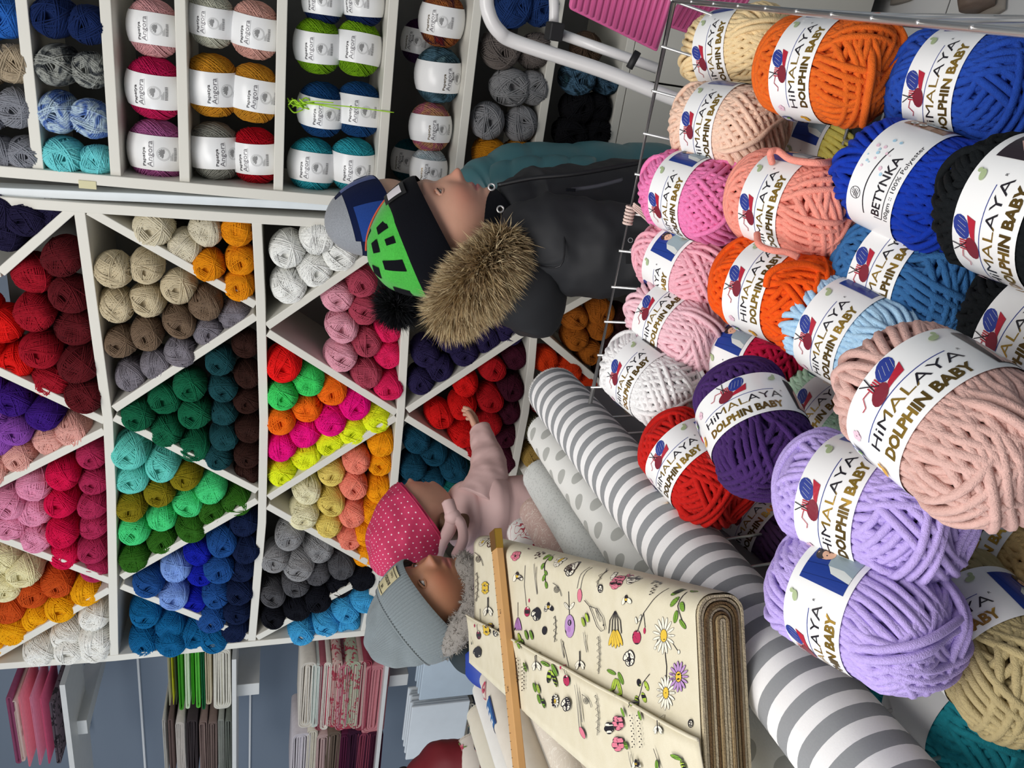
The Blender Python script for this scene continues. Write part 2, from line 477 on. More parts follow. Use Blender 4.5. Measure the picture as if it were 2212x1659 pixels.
# ---- fine acrylic skeins packed end-on in the slanted compartments
AC = [skein_mesh('skein_strands', .044, .072, .0017, 64, 9, 8, 11+i, seg=30, sides=4, dim=.28, tilt=(.22, .5), gt=(.2, .9), cross=4) for i in range(4)]
CR = {3: (3.13, 0, 430), 4: (3.0166, 0, 900), 5: (3.131, 180, 430), 6: (3.13, 230, 900), 7: (3.19, 550, 440), 8: (3.13, 550, 900), 9: (3.95, 860, 640), 1: (3.568, 0, 0), 2: (2.765, 600, 0)}
ORD = ['first', 'second', 'third', 'fourth', 'fifth', 'sixth', 'seventh', 'eighth', 'ninth']
def ordering(pts):
    """how a set of picture points is told apart: returns (labels per point)"""
    n = len(pts)
    if n == 1: return ['the only one']
    us = [1659-p[1] for p in pts]; vs = [p[0] for p in pts]
    if max(us)-min(us) >= max(vs)-min(vs): key, a, b = us, 'leftmost', 'from the left'
    else: key, a, b = vs, 'topmost', 'from the top'
    order = sorted(range(n), key=lambda i: key[i]); res = ['']*n
    for k, i in enumerate(order):
        last = {'leftmost': 'rightmost', 'topmost': 'lowest'}[a]
        res[i] = a if k == 0 else (last if k == n-1 else ORD[k]+' '+b)
    return res
# (crop, picture radius, hex, colour words, cell words, centres)
A = [
 (3, 42, '#1d1838', 'dark indigo', 'in the top corner above the reds', [(60, 230), (210, 110), (20, 60), (330, 60)]),
 (3, 42, '#9c1024', 'crimson', 'in the top compartment of reds', [(230, 500), (255, 740), (305, 990), (345, 1215)]),
 (3, 42, '#5a1018', 'dark wine red', 'in the top compartment of reds', [(440, 370), (490, 630), (510, 860), (555, 1080), (585, 1290)]),
 (3, 42, '#d81410', 'bright red', 'in the top compartment of reds', [(40, 830), (115, 1080), (-100, 960), (-120, 720)]),
 (3, 37, '#3a1478', 'violet', 'below the top compartment of reds', [(110, 1330), (320, 1420), (-60, 1240)]),
 (4, 36, '#8a4aa8', 'lilac', 'in the top left triangle of purples', [(130, 55), (5, 130), (-20, -20)]),
 (4, 37, '#dca49a', 'powder pink', 'in the top left triangle of purples', [(480, 70), (340, 130), (150, 235), (-20, 320)]),
 (4, 33, '#ac2854', 'raspberry', 'in the top left compartment of pinks', [(600, 240), (620, 410), (620, 550), (625, 690), (620, 830), (630, 960)]),
 (4, 35, '#d00a48', 'hot pink', 'in the top left compartment of pinks', [(425, 345), (420, 520), (425, 700), (440, 865)]),
 (4, 36, '#de90b0', 'baby pink', 'in the top left compartment of pinks', [(240, 420), (75, 530), (240, 600), (80, 690), (250, 755), (-80, 620)]),
 (4, 35, '#e6deb2', 'pale cream', 'in the top left triangle of oranges', [(180, 965), (30, 895), (50, 1060)]),
 (4, 34, '#c65018', 'burnt orange', 'in the top left triangle of oranges', [(380, 1050), (225, 1120), (70, 1220)]),
 (4, 35, '#eda80a', 'sunny yellow', 'in the top left triangle of oranges', [(570, 1110), (415, 1195), (255, 1280), (100, 1360), (-40, 1450)]),
 (4, 35, '#eceae4', 'white', 'in the lower left corner of the top row', [(630, 1260), (445, 1400), (640, 1400), (275, 1510), (475, 1520), (640, 1530)]),
 (5, 44, '#d2c9b0', 'ecru', 'in the top right triangle by the side panel', [(480, 190)]),
 (5, 38, '#d0c8b2', 'off white', 'in the top right triangle by the side panel', [(690, 320), (830, 200)]),
 (5, 35, '#dd8c0c', 'amber', 'in the top right triangle by the side panel', [(1045, 205), (855, 430), (1065, 395), (1060, 565)]),
 (5, 38, '#c6b89a', 'beige', 'in the compartment of naturals', [(215, 460), (430, 450), (230, 700), (440, 680), (650, 590)]),
 (5, 36, '#74604e', 'light brown', 'in the compartment of naturals', [(265, 950), (440, 890), (655, 810), (830, 690)]),
 (5, 35, '#7c777f', 'warm grey', 'in the compartment of naturals', [(325, 1180), (500, 1100), (670, 1010), (850, 890), (1025, 780)]),
 (5, 37, '#0d6040', 'emerald', 'in the second row compartment of greens', [(380, 1430), (550, 1340), (730, 1230), (570, 1540), (765, 1420)]),
 (6, 36, '#0d6040', 'deep emerald', 'beside the lower slanted board', [(600, 170)]),
 (5, 31, '#14444a', 'dark teal', 'in the second row compartment of greens', [(930, 1070), (945, 1250), (955, 1420), (955, 1580), (920, 1710)]),
 (5, 30, '#301812', 'dark brown', 'at the bottom of the compartment of greens', [(1100, 970), (1110, 1160), (1110, 1350), (1120, 1530), (1115, 1690), (1105, 1840)]),
 (6, 38, '#68ccc0', 'aqua', 'in the second row compartment of aquas', [(175, 200), (390, 290), (190, 395)]),
 (6, 34, '#827610', 'olive', 'in the second row compartment of aquas', [(545, 385), (365, 480), (185, 565)]),
 (6, 34, '#48d080', 'mint green', 'in the second row compartment of aquas', [(710, 465), (555, 560), (380, 655), (200, 730)]),
 (6, 34, '#2e6416', 'grass green', 'in the second row compartment of aquas', [(885, 545), (730, 625), (580, 705), (380, 810), (205, 910)]),
 (6, 34, '#1c4e90', 'mid blue', 'in the second row compartment of blues', [(290, 1075), (785, 810), (765, 980), (755, 1150), (715, 1310)]),
 (6, 33, '#80a2e0', 'pale blue', 'in the second row compartment of blues', [(475, 990), (455, 1165)]),
 (6, 31, '#0c1ca4', 'royal blue', 'in the second row compartment of blues', [(620, 880), (635, 1040), (590, 1220)]),
 (6, 32, '#0c1c40', 'navy', 'in the second row compartment of blues', [(940, 700), (945, 850), (920, 990), (905, 1130), (890, 1270), (875, 1390)]),
 (6, 34, '#0a6296', 'petrol blue', 'in the bottom left corner, second row', [(265, 1310), (265, 1480), (435, 1385), (445, 1510), (590, 1440), (740, 1480)]),
 (7, 41, '#e8e8e4', 'snow white', 'in the third row beside the side panel', [(430, 215), (230, 310), (590, 330), (410, 440), (235, 545)]),
 (7, 37, '#dc9cac', 'dusty pink', 'in the third row compartment of roses', [(575, 630), (600, 830), (590, 1030)]),
 (7, 35, '#a84256', 'old rose', 'in the third row compartment of roses', [(730, 520), (750, 710), (760, 925), (760, 1140)]),
 (7, 33, '#da205c', 'fuchsia', 'in the third row compartment of roses', [(920, 850), (920, 1020), (915, 1220), (930, 680)]),
 (7, 39, '#e81616', 'neon red', 'in the third row triangle of neons', [(200, 1080)]),
 (7, 36, '#40d066', 'neon green', 'in the third row triangle of neons', [(365, 1200), (190, 1285)]),
 (7, 34, '#f87012', 'neon orange', 'in the third row triangle of neons', [(530, 1275), (360, 1390), (180, 1465)]),
 (7, 35, '#ea0a84', 'neon pink', 'in the third row triangle of neons', [(685, 1365), (520, 1465), (350, 1565), (180, 1650)]),
 (7, 34, '#e4f624', 'neon yellow', 'in the third row triangle of neons', [(830, 1460), (680, 1545), (520, 1630)]),
 (8, 34, '#e4f624', 'neon yellow', 'low at the left of the neons', [(350, 260), (185, 355)]),
 (8, 31, '#f49c0a', 'yellow orange', 'in the third row beside the pink hat', [(855, 150), (850, 300), (840, 460), (800, 600), (755, 740), (750, 890)]),
 (8, 32, '#f48a74', 'coral', 'in the third row beside the pink hat', [(685, 270), (665, 440), (660, 610), (630, 780)]),
 (8, 31, '#e0ca6c', 'butter yellow', 'in the third row beside the pink hat', [(520, 370), (515, 545), (500, 700)]),
 (8, 34, '#e4deba', 'cream', 'in the third row beside the pink hat', [(350, 480), (330, 630)]),
 (8, 34, '#8e8e90', 'silver grey', 'in the third row compartment of greys', [(240, 780), (430, 870), (145, 920), (300, 955)]),
 (8, 31, '#505054', 'dark grey', 'in the third row compartment of greys', [(580, 970), (425, 1020), (280, 1090), (120, 1160)]),
 (8, 32, '#0c0e18', 'black', 'in the third row compartment of greys', [(720, 1040), (570, 1110), (430, 1180), (290, 1240), (130, 1310)]),
 (8, 31, '#42a2d4', 'sky blue', 'behind the grey hat', [(320, 1410), (480, 1360), (610, 1260), (730, 1190), (620, 1370)]),
 (9, 33, '#241c42', 'dark purple', 'under the fur hood', [(190, 700), (340, 580), (560, 460), (750, 370), (930, 290), (230, 460), (440, 330)]),
 (9, 31, '#cc1010', 'pillar box red', 'beside the raised hand', [(570, 720), (540, 900), (345, 990), (540, 1130)]),
 (9, 31, '#a80f18', 'deep red', 'beside the raised hand', [(790, 600), (765, 840), (745, 1050), (640, 1240)]),
 (9, 30, '#3e0b20', 'burgundy', 'right of the raised hand', [(985, 500), (950, 750), (930, 960), (900, 1170), (890, 1370)]),
 (9, 30, '#c43408', 'rust orange', 'behind the striped roll', [(1240, 530), (1420, 600), (1580, 720)]),
 (9, 30, '#9a5614', 'caramel', 'behind the basket rim', [(1500, 180), (1695, 240), (1500, 340), (1620, 460), (1700, 110)]),
 (9, 30, '#2e1412', 'chestnut', 'behind the basket rim', [(1830, 330), (1780, 480), (1870, 170), (1760, 590)]),
 (9, 29, '#706c52', 'khaki grey', 'low beside the dotted roll', [(1140, 1090), (1700, 790)]),
 (9, 29, '#a88a48', 'straw yellow', 'low beside the dotted roll', [(1145, 1330), (1830, 900)]),
 (9, 29, '#66080f', 'maroon', 'behind the top of the striped roll', [(1200, 850)]),
 (9, 31, '#093e54', 'deep teal', 'above the pink jacket', [(150, 1200), (300, 1320), (120, 1420), (460, 1420), (280, 1530), (130, 1590)]),
 (9, 31, '#0a5e5a', 'sea green', 'above the pink jacket', [(440, 1610), (580, 1530), (290, 1700)]),
]
YC = D+.048
rg0 = random.Random(5)
def ballname(words): return 'yarn_skein'
for cid, pr, hx, cw, cell, pts in A:
    s_, ox, oy = CR[cid]
    pp = [(ox+x/s_, oy+y/s_) for x, y in pts]
    names = ordering(pp)
    m = yarn_mat('acrylic_'+cw.replace(' ', '_'), hx)
    for (x, y), nm in zip(pp, names):
        y = min(y, 1440-.073*x-14-pr+4)   # keep the lowest ones inside the side panel
        p = at_Y(x, y, YC); R = pr*depth_of(p)/FPX
        me = AC[rg0.randrange(4)]
        o = bpy.data.objects.new('yarn_skein', me); COL.objects.link(o)
        k = R/.0488
        tl = (rg0.uniform(-.12, .12), rg0.uniform(-.12, .12))
        o.matrix_world = axis_matrix(p+Vector((0, rg0.uniform(-.012, .012), 0)), (tl[0], -1, tl[1]), (math.sin(rg0.uniform(0, 6.28)), 0, math.cos(rg0.uniform(0, 6.28))), (k*rg0.uniform(.97, 1.05), k*rg0.uniform(.93, 1.02), k*1.0))
        setmat(o, m)
        n_ = len(pts)
        if n_ == 1: lb = f'{cw} yarn skein {cell}'
        else: lb = f'{cw} yarn skein {cell}, {nm}'
        tag(o, lb, 'yarn', 'yarn skeins in the slanted compartments')
# ---- fluffy balls lying on their side with a wide paper band, and end-on wool skeins, on the right shelf
AG = [skein_mesh('ball_strands', .052, .063, .0012, 120, 8, 10, 40+i, seg=40, sides=3, dim=.05, tilt=(.05, .5), gt=(.1, 1.2), cross=0) for i in range(2)]
def band_vf(rf, t0, t1, n=56, m=6, a0=0, a1=2*PI, axis_s=False):
    V = []; Fc = []; cl = abs(a1-a0-2*PI) < 1e-6
    nn = n if cl else n+1
    for j in range(m+1):
        t = t0+(t1-t0)*j/m
        for i in range(nn):
            a = a0+(a1-a0)*i/n; r = rf(t); V.append((r*math.sin(a), r*math.cos(a), -t))
    for j in range(m):
        for i in range(n):
            a = j*nn+i; b = j*nn+(i+1) % nn; Fc.append((a, a+nn, b+nn, b))
    return V, Fc
AR = .0572
def agr(t): return AR*math.sqrt(max(.05, 1-(t/.072)**2))*1.005
def ag_map(s, t, h):
    r = agr(s)+h; a = t/AR; return Vector((r*math.sin(a), r*math.cos(a), s))
def angora_proto(batik):
    root = empty('fluffy_yarn_ball')
    b = bpy.data.objects.new('yarn', AG[0]); COL.objects.link(b); b.parent = root
    V, Fc = band_vf(agr, -.033, .033)
    pb = mesh_obj('paper_band', V, Fc, M_paper, root)
    p = Print()
    p.text('Papatya', -.026, .022, .0085, 1 if batik else 0, width=.036, bold=.012)
    p.text('Angora', -.027, .0085, .015, 2, width=.050)
    if batik: p.text('Batik', -.002, .001, .0075, 0, width=.018, bold=.01)
    p.line([(-.026, .0065), (.024, .0065)], .0004, 2)
    p.build('lettering', ag_map, [M_ink, M_goldk, plain('mid_grey_ink', '6d6a70', .4)], pb)
    p = Print()
    for rr, wd in ((.0125, .0004), (.0105, .0004)):
        p.line([(rr*math.cos(a*PI/14), -.012+rr*math.sin(a*PI/14)) for a in range(29)], wd, 0)
    for k in range(7): p.ell(.005*math.cos(k*PI/7-.3), -.012+.005*math.sin(k*PI/7), .0045, .0018, 0, k*.5)
    for k in range(12): p.rect(-.012+k*.0022, -.038, -.0112+k*.0022, -.032, 1)
    for k in range(3): p.rect(-.012, -.030+k*.0022, .004-.003*k, -.0293+k*.0022, 0)
    p.build('emblem', ag_map, [M_greyink, M_ink], pb)
    reg(root); return root
P_ang = angora_proto(False); P_bat = angora_proto(True)
used = {}
def inst(proto):
    if proto.name not in used: used[proto.name] = 1; return proto
    return copy_tree(proto)
def yarn_of(o): return [c for c in o.children if c.name.startswith('yarn')][0] if o.children else None
def kid(o, nm):
    for c in COL.objects:
        if c.parent == o and c.name.split('.')[0] == nm: return c
SW = '#%02x%02x%02x'
B2 = [  # crop, x, y, picture half-length, colours, words, roll, proto, dy
 (1, 1185, 220, 60, '#cf9a9c', 'pale pink', .0, 0, 'first', 'shelf of three big balls'),
 (1, 1195, 680, 66, '#b81450', 'cerise', .12, 0, 'middle', 'shelf of three big balls'),
 (1, 1215, 1160, 67, '#a0568a', 'mauve', -.1, 0, 'left', 'shelf of three big balls'),
 (1, 1635, 160, 56, '#b8b8a8', 'pale grey', .1, 0, '', 'upper of the pair at the right end'),
 (1, 1965, 235, 60, '#cc9c90', 'blush pink', .05, 0, '', 'lower of the pair at the right end'),
 (1, 1640, 660, 66, '#bf8420', 'mustard', -.35, 0, '', 'upper mustard ball of two'),
 (1, 1960, 720, 62, '#bb8222', 'mustard', -.25, 0, '', 'lower mustard ball of two'),
 (1, 1660, 1165, 62, '#84847c', 'ash grey', -.55, 0, '', 'left end of the second angled shelf'),
 (1, 1970, 1200, 60, '#a80018', 'deep red', .15, 0, '', 'beside the ash grey ball'),
 (2, 270, 5, 50, '#0e2250', 'navy blue', .3, 0, '', 'upper navy ball at the frame edge'),
 (2, 510, 10, 52, '#0e2250', 'navy blue', .5, 0, '', 'lower navy ball at the frame edge'),
 (2, 240, 275, 58, '#6f9c12', 'lime green', .1, 0, '', 'upper lime ball of two'),
 (2, 480, 290, 58, '#6f9c12', 'lime green', .12, 0, '', 'lower lime ball of two'),
 (2, 262, 655, 58, '#0c3c6c', 'dark blue', -.1, 0, '', 'under the lime tassel'),
 (2, 483, 655, 58, '#0c3c6c', 'dark blue', .0, 0, '', 'lower dark blue ball of two'),
 (2, 205, 985, 58, '#2c9aa8', 'turquoise', .05, 0, '', 'upper turquoise ball of two'),
 (2, 450, 985, 58, '#2c9aa8', 'turquoise', .0, 0, '', 'lower turquoise ball, above the blue hat'),
 (2, 980, 120, 56, ['#7a2018', '#40202c', '#a06030', '#5c1c20'], 'rust and plum variegated', .35, 1, '', 'on the single ball shelf'),
 (2, 960, 450, 58, ['#2c4450', '#4c6c7c', '#20343c', '#6c8c94'], 'slate teal variegated', -.5, 1, '', 'on the single ball shelf'),
 (2, 912, 760, 52, ['#b88c60', '#a05070', '#b88c60', '#8c3c60'], 'tan and plum variegated', -.2, 1, '', 'on the single ball shelf'),
 (2, 900, 1010, 46, ['#c8ccd0', '#a0b4bc'], 'white', .1, 1, '', 'behind the nose of the green hat boy'),
 (2, 850, 250, 46, ['#2c1c38', '#402040'], 'dark plum', .5, 1, '', 'half hidden behind the rust variegated one'),
 (2, 790, 960, 46, ['#14505c', '#1c6470'], 'dark teal', .5, 1, '', 'half hidden behind the white ball'),
]
for cid, x, y, pr, colr, cw, roll, pt, _, where in B2:
    s_, ox, oy = CR[cid]; X, Y = ox+x/s_, oy+y/s_
    back = 'half hidden' in where
    YB_ = D+.075+(.09 if back else 0)
    p = at_Y(X, Y, YB_); k = pr*depth_of(p)/FPX/.063
    o = inst(P_bat if pt else P_ang)
    o.matrix_world = axis_matrix(p, (1, rg0.uniform(-.08, .08), rg0.uniform(-.08, .08)), (0, -math.cos(roll), math.sin(roll)), (k, k, k))
    yy = kid(o, 'yarn')
    cl = colr if isinstance(colr, str) else colr[0]
    setmat(yy, yarn_mat('mohair_'+cw.replace(' ', '_'), cl, colors=None if isinstance(colr, str) else colr))
    if _: where = {'first': 'rightmost', 'middle': 'middle one', 'left': 'leftmost'}[_]+' on the '+where
    tag(o, f'{cw} fluffy yarn ball with white band, {where}', 'yarn', 'fluffy yarn balls on the right shelf')
C2 = [
 (1, 60, 130, 42, '#2560b0', 'bright blue', ''), (1, 110, 490, 42, '#a89880', 'beige', ''), (1, 130, 830, 42, '#84868e', 'grey', 'upper of three'), (1, 205, 1180, 38, '#84868e', 'grey', 'lower right of three'), (1, 20, 1180, 36, '#7c7e86', 'grey', 'lower left of three'), (1, -90, 150, 42, '#2560b0', 'blue', ''), (1, -90, 850, 42, '#70727c', 'dark grey', ''), (1, -110, 500, 42, '#8c7c68', 'brown', ''),
 (1, 430, 130, 44, '#0e2250', 'navy', 'upper'), (1, 690, 190, 42, '#0e2250', 'navy', 'lower'),
 (1, 455, 500, 44, ['#24282c', '#9c9e98', '#303438', '#707470'], 'black and grey marled', 'upper'), (1, 708, 540, 40, ['#24282c', '#9c9e98', '#303438', '#707470'], 'black and grey marled', 'lower'),
 (1, 460, 860, 42, ['#34509c', '#b8ccd8', '#4464a8', '#8ca8c8'], 'blue and white marled', 'upper'), (1, 715, 915, 42, ['#34509c', '#b8ccd8', '#4464a8', '#8ca8c8'], 'blue and white marled', 'lower'),
 (1, 500, 1195, 42, '#70ccd0', 'pale turquoise', 'upper'), (1, 755, 1240, 36, '#70ccd0', 'pale turquoise', 'lower'),
 (2, 1395, 50, 42, '#183468', 'blue', 'upper'), (2, 1575, 50, 38, '#183468', 'blue', 'lower'),
 (2, 1325, 290, 42, '#645c58', 'taupe', 'upper'), (2, 1530, 305, 38, '#645c58', 'taupe', 'lower'),
 (2, 1385, 520, 42, '#828284', 'mid grey', 'with blue patch'), (2, 1512, 525, 36, '#828284', 'mid grey', 'beside the blue patched one'),
 (2, 1250, 720, 38, '#858588', 'light grey', 'upper'), (2, 1447, 740, 38, '#858588', 'light grey', 'lower'),
 (2, 1265, 925, 38, '#b47610', 'mustard', 'upper'), (2, 1432, 935, 36, '#b47610', 'mustard', 'lower'),
 (2, 1785, 462, 38, ['#101c24', '#4c6c84', '#142028', '#2c4c54'], 'dark teal marled', 'upper'), (2, 1945, 475, 32, ['#101c24', '#4c6c84', '#142028', '#2c4c54'], 'dark teal marled', 'lower'),
 (2, 1785, 640, 36, '#0a0a0f', 'black', 'upper right'), (2, 1900, 645, 32, '#0a0a0f', 'black', 'lower right'),
 (2, 1745, 795, 38, '#0a0a0f', 'black', 'upper left'), (2, 1880, 790, 36, '#0a0a0f', 'black', 'lower left'),
 (2, 1725, 930, 36, '#121c3c', 'midnight blue', 'upper'), (2, 1850, 925, 36, '#121c3c', 'midnight blue', 'lower'),
 (2, 1840, 290, 34, '#443428', 'dark brown', 'behind the white tube frame'),
]
AC2 = [skein_mesh('wool_strands', .044, .068, .0021, 44, 10, 6, 71+i, seg=30, sides=4, dim=.32, tilt=(.3, .55), gt=(.2, .9), cross=5) for i in range(3)]
for cid, x, y, pr, colr, cw, where in C2:
    s_, ox, oy = CR[cid]; X, Y = ox+x/s_, oy+y/s_
    p = at_Y(X, Y, D+.04); R = pr*depth_of(p)/FPX; k = R/.0492
    o = bpy.data.objects.new('wool_skein', AC2[rg0.randrange(3)]); COL.objects.link(o)
    o.matrix_world = axis_matrix(p, (rg0.uniform(-.15, .15), -1, rg0.uniform(-.15, .15)), (math.sin(rg0.uniform(0, 6)), 0, math.cos(rg0.uniform(0, 6))), (k*1.03, k*.95, k))
    setmat(o, yarn_mat('wool_'+cw.replace(' ', '_'), colr if isinstance(colr, str) else colr[0], colors=None if isinstance(colr, str) else colr))
    row = 'top' if cid == 1 and x < 300 else ('second' if cid == 1 else ('sixth' if x < 1600 else 'lowest'))
    tag(o, f'{cw} wool skein{" " if where.startswith("with") else ", "}{where+" " if where else ""}on the {row} level, right shelf', 'yarn', 'wool skeins on the right shelf')
# lime tassel hanging over the dark blue balls
tq = at_Y(645, 220, D+.0)
mt = MB(); rr_ = random.Random(3)
q0 = at_Y(640, 222, D+.03)
for k in range(14):
    a = q0+Vector((rr_.uniform(-.012, .012), rr_.uniform(-.012, .012), rr_.uniform(-.01, .02)))
    mt.add(tube_vf(smooth_path([a, a+Vector((.012*math.sin(k), -.006, -.012)), a+Vector((-.004, -.002*k % .01, -.03))], 4), .0016, 5))
ends = [(851, 243), (735, 236), (720, 222)]
for ex in ends: mt.add(tube_vf(smooth_path([q0, at_Y((640+ex[0])/2, (222+ex[1])/2-3, D+.008), at_Y(ex[0], ex[1], D-.004)], 6), .0012, 5))
tag(mt.build('tassel', yarn_mat('lime_wool', '#a8d838')), 'lime green yarn tassel hanging in front of the dark blue balls', 'tassel')

# ================================================================ thick chenille yarn balls in the wire basket
BR = .0515
def brf(t): return BR*(1-.006*(t/.026)**2)
def ch_map(s, t, h):
    r = brf(t-.006)+h; a = s/BR; return Vector((r*math.sin(a), r*math.cos(a), -t))
CH = [skein_mesh('chenille_strands', .049, .074, .0034, 24, 5, 8, 90+i, lay=.7, seg=64, sides=7, dim=.17, tilt=(.36, .40), gt=(.12, .75), cross=3, band=(-.006, .0315, BR)) for i in range(4)]
M_skinp = plain('printed_skin', 'e0b094', .35); M_hairp = plain('printed_dark', '2c2228', .35)
M_jump = plain('printed_grey_jumper', '93a4ac', .35); M_blue = plain('printed_blue', '1e3a8c', .3)
M_jl = plain('printed_light', 'd3d8d4', .35); M_brn = plain('printed_brown', '9a6844', .35)
def emblem(p, cx, cy, k=1.0):   # wool ball pair with two needles
    p.ell(cx+.007*k, cy+.0035*k, .0072*k, .0048*k, 0, .6)
    for j in range(4): p.line([(cx+(.002+.0028*j)*k, cy+.0005*k), (cx+(.005+.0025*j)*k, cy+.006*k)], .00018, 3)
    p.poly([(cx+(.0)*k, cy-.006*k), (cx+.012*k, cy-.005*k), (cx+.014*k, cy+.001*k), (cx+.009*k, cy-.001*k), (cx+.003*k, cy-.003*k)], 1)
    p.ell(cx-.004*k, cy-.004*k, .0066*k, .0042*k, 2, .25)
    for j in range(5): p.rect(cx+(-.006+.0014*j)*k, cy-.0005*k, cx+(-.0052+.0014*j)*k, cy+.004*k, 1)
    p.line([(cx-.008*k, cy+.0085*k), (cx-.001*k, cy-.0005*k)], .0006*k, 4); p.line([(cx-.003*k, cy+.009*k), (cx-.0045*k, cy-.0005*k)], .0006*k, 4)
    p.line([(cx-.006*k, cy+.002*k), (cx-.011*k, cy+.003*k), (cx-.014*k, cy-.001*k), (cx-.017*k, cy-.0005*k)], .0006*k, 1)
def duck(p, cx, cy, m, k=1.0):
    p.ell(cx, cy, .0042*k, .0024*k, m, .2); p.ell(cx+.003*k, cy+.004*k, .0018*k, .0018*k, m); p.poly([(cx+.0015*k, cy), (cx+.0042*k, cy), (cx+.004*k, cy+.004*k), (cx+.0018*k, cy+.004*k)], m)
def fine_text(p, s0, s1, t0, t1, rows, m, seed=1):
    r = random.Random(seed)
    for j in range(rows):
        t = t1-(t1-t0)*j/rows; s = s0
        while s < s1-.002:
            w_ = r.uniform(.0012, .0042); p.rect(s, t-.0009, min(s+w_, s1), t, m); s += w_+.0008
def chen_proto(kind):
    root = empty('chenille_yarn_ball')
    b = bpy.data.objects.new('yarn', CH[0]); COL.objects.link(b); b.parent = root
    V, Fc = band_vf(lambda t: brf(t), -.026, .026, 72, 6)
    V = [(x, y, z-.006) for x, y, z in V]
    pb = mesh_obj('paper_band', V, Fc, M_paper, root)
    def mp(s, t, h):
        r = brf(t)+h; a = s/BR; return Vector((r*math.sin(a), r*math.cos(a), -t-.006))
    if kind != 'c':
        p = Print()
        p.line([(-.046, .0025), (.036, .0025)], .0006, 3)
        p.text('HiMALAYA', -.046, -.0085, .0118, 0, width=.088, bold=-.004, split=lambda c: 1 if .3 < c < .62 else 0)
        p.text('DOLPHIN BABY', -.044, -.0215, .0115, 2, width=.083, bold=.042, split=lambda c: 1 if c > .55 and kind == 'a' else (1 if c < .45 and kind == 'b' else 2))
        p.text('R', .043, -.001, .003, 0, width=.002)
        fine_text(p, -.118, -.078, -.022, .004, 7, 4, 3)
        fine_text(p, .112, .150, -.02, .02, 9, 4, 4)
        p.build('lettering', mp, [M_ink, M_gold, M_goldk, M_blueink, M_greyink], pb)
        p = Print()
        emblem(p, -.006, .0135, 1.3)
        for k in range(5): p.ell(-.048+.0024*math.cos(k*1.257), .0135+.0024*math.sin(k*1.257), .0019, .0019, 5)
        duck(p, .040, .0165, 6); duck(p, -.062, -.013, 7, 1.1)
        for k in range(2):
            p.rect(-.084+k*.0115, .010, -.0735+k*.0115, .0205, 0); p.rect(-.0825+k*.0115, .0115, -.075+k*.0115, .019, 8)
            p.line([(-.081+k*.0115, .013), (-.0765+k*.0115, .0175)], .0007, 0)
        p.ell(-.064, .012, .0016, .0028, 9, .4)
        p.build('emblem', mp, [M_blueink, M_redink, M_maroon, M_jl, M_ink, M_pinkink, M_greenink, plain('orange_ink', 'd8a028', .35), M_paper, plain('leaf_ink', '6a9c3c', .4)], pb)
        p = Print()
        if kind == 'a':
            p.rect(.056, -.021, .104, .019, 0)
            for j in range(3): p.line([(.060+.010*j, .019), (.066+.012*j, -.021)], .0005, 5)
            p.poly([(.066, -.021), (.068, -.006), (.074, .002), (.083, .004), (.093, .001), (.098, -.008), (.099, -.021)], 2)
            p.poly([(.066, -.021), (.068, -.004), (.0735, .001), (.0745, -.012), (.0715, -.021)], 3); p.poly([(.099, -.021), (.098, -.006), (.092, .001), (.091, -.012), (.0945, -.021)], 3)
            p.ell(.083, .0095, .0062, .0072, 4, 0); p.ell(.083, .0125, .0072, .0052, 1); p.ell(.083, .0072, .0052, .0055, 4)
            for sx in (-.0018, .0018): p.ell(.083+sx, .0082, .0006, .0006, 1)
        else:
            p.rect(.056, -.021, .104, .019, 1)
            p.poly([(.060, -.020), (.064, .004), (.074, .014), (.088, .012), (.098, .002), (.100, -.020)], 4)
            p.poly([(.066, -.014), (.070, .004), (.080, .009), (.078, -.010)], 3); p.line([(.078, -.018), (.094, .006)], .0012, 6); p.line([(.072, -.018), (.088, .002)], .001, 6)
        p.build('picture', mp, [M_blue, M_hairp, M_jump, M_jl, M_skinp if kind == 'a' else plain('printed_blush', 'd2aaa0', .35), plain('printed_fold', '142a6c', .3), M_gold], pb)
    else:
        p = Print()
        p.text('BETYNKA', -.044, -.013, .0125, 0, width=.056, bold=.012)
        p.text('100gm :: 100% Polyester', -.046, -.0225, .0058, 0, width=.074)
        p.build('lettering', mp, [M_ink], pb)
        p = Print()
        ar = [(-.046+.0, .0025)]+[(-.018+.034*math.cos(a), -.006+.014*math.sin(a)) for a in [PI*.95-.85*PI*i/16 for i in range(17)]]
        p.line([(-.047+.064*i/16, .001+.0068*math.sin(PI*(.15+.8*i/16))) for i in range(17)], .0011, 0)
        p.line([(-.046, -.0165), (.004, -.0165)], .0007, 0); p.line([(-.046, -.0165), (-.046, -.008)], .0007, 0)
        for rr in (.0056,): p.line([(-.030+rr*math.cos(a*PI/10), .0165+rr*math.sin(a*PI/10)) for a in range(21)], .0005, 0)
        for j in range(3): p.line([(-.0345+.002*j, .0135), (-.030+.002*j, .0205)], .0004, 0); p.line([(-.034, .018-.002*j), (-.026, .0165-.002*j)], .0004, 0)
        r = random.Random(8)
        for j in range(20): p.ell(r.uniform(-.01, .055), r.uniform(-.006, .022), *([r.uniform(.0006, .0017)]*2), r.choice([1, 1, 2]))
        p.build('emblem', mp, [M_ink, M_pinkink, plain('pale_blue_ink', 'a8cfe4', .4)], pb)
        p = Print()
        p.rect(.050, -.021, .098, .021, 0)
        for j in range(4): p.line([(.052+.012*j, .021), (.050+.012*j, -.021)], .0005, 5); p.line([(.05, -.018+.011*j), (.098, -.015+.011*j)], .0005, 5)
        p.poly([(.062, -.016), (.060, .004), (.070, .012), (.082, .010), (.094, .014), (.095, -.010), (.080, -.018)], 2)
        p.ell(.074, -.002, .0065, .0055, 3); p.ell(.074, -.002, .0045, .0038, 4); p.ell(.074, -.002, .002, .002, 3)
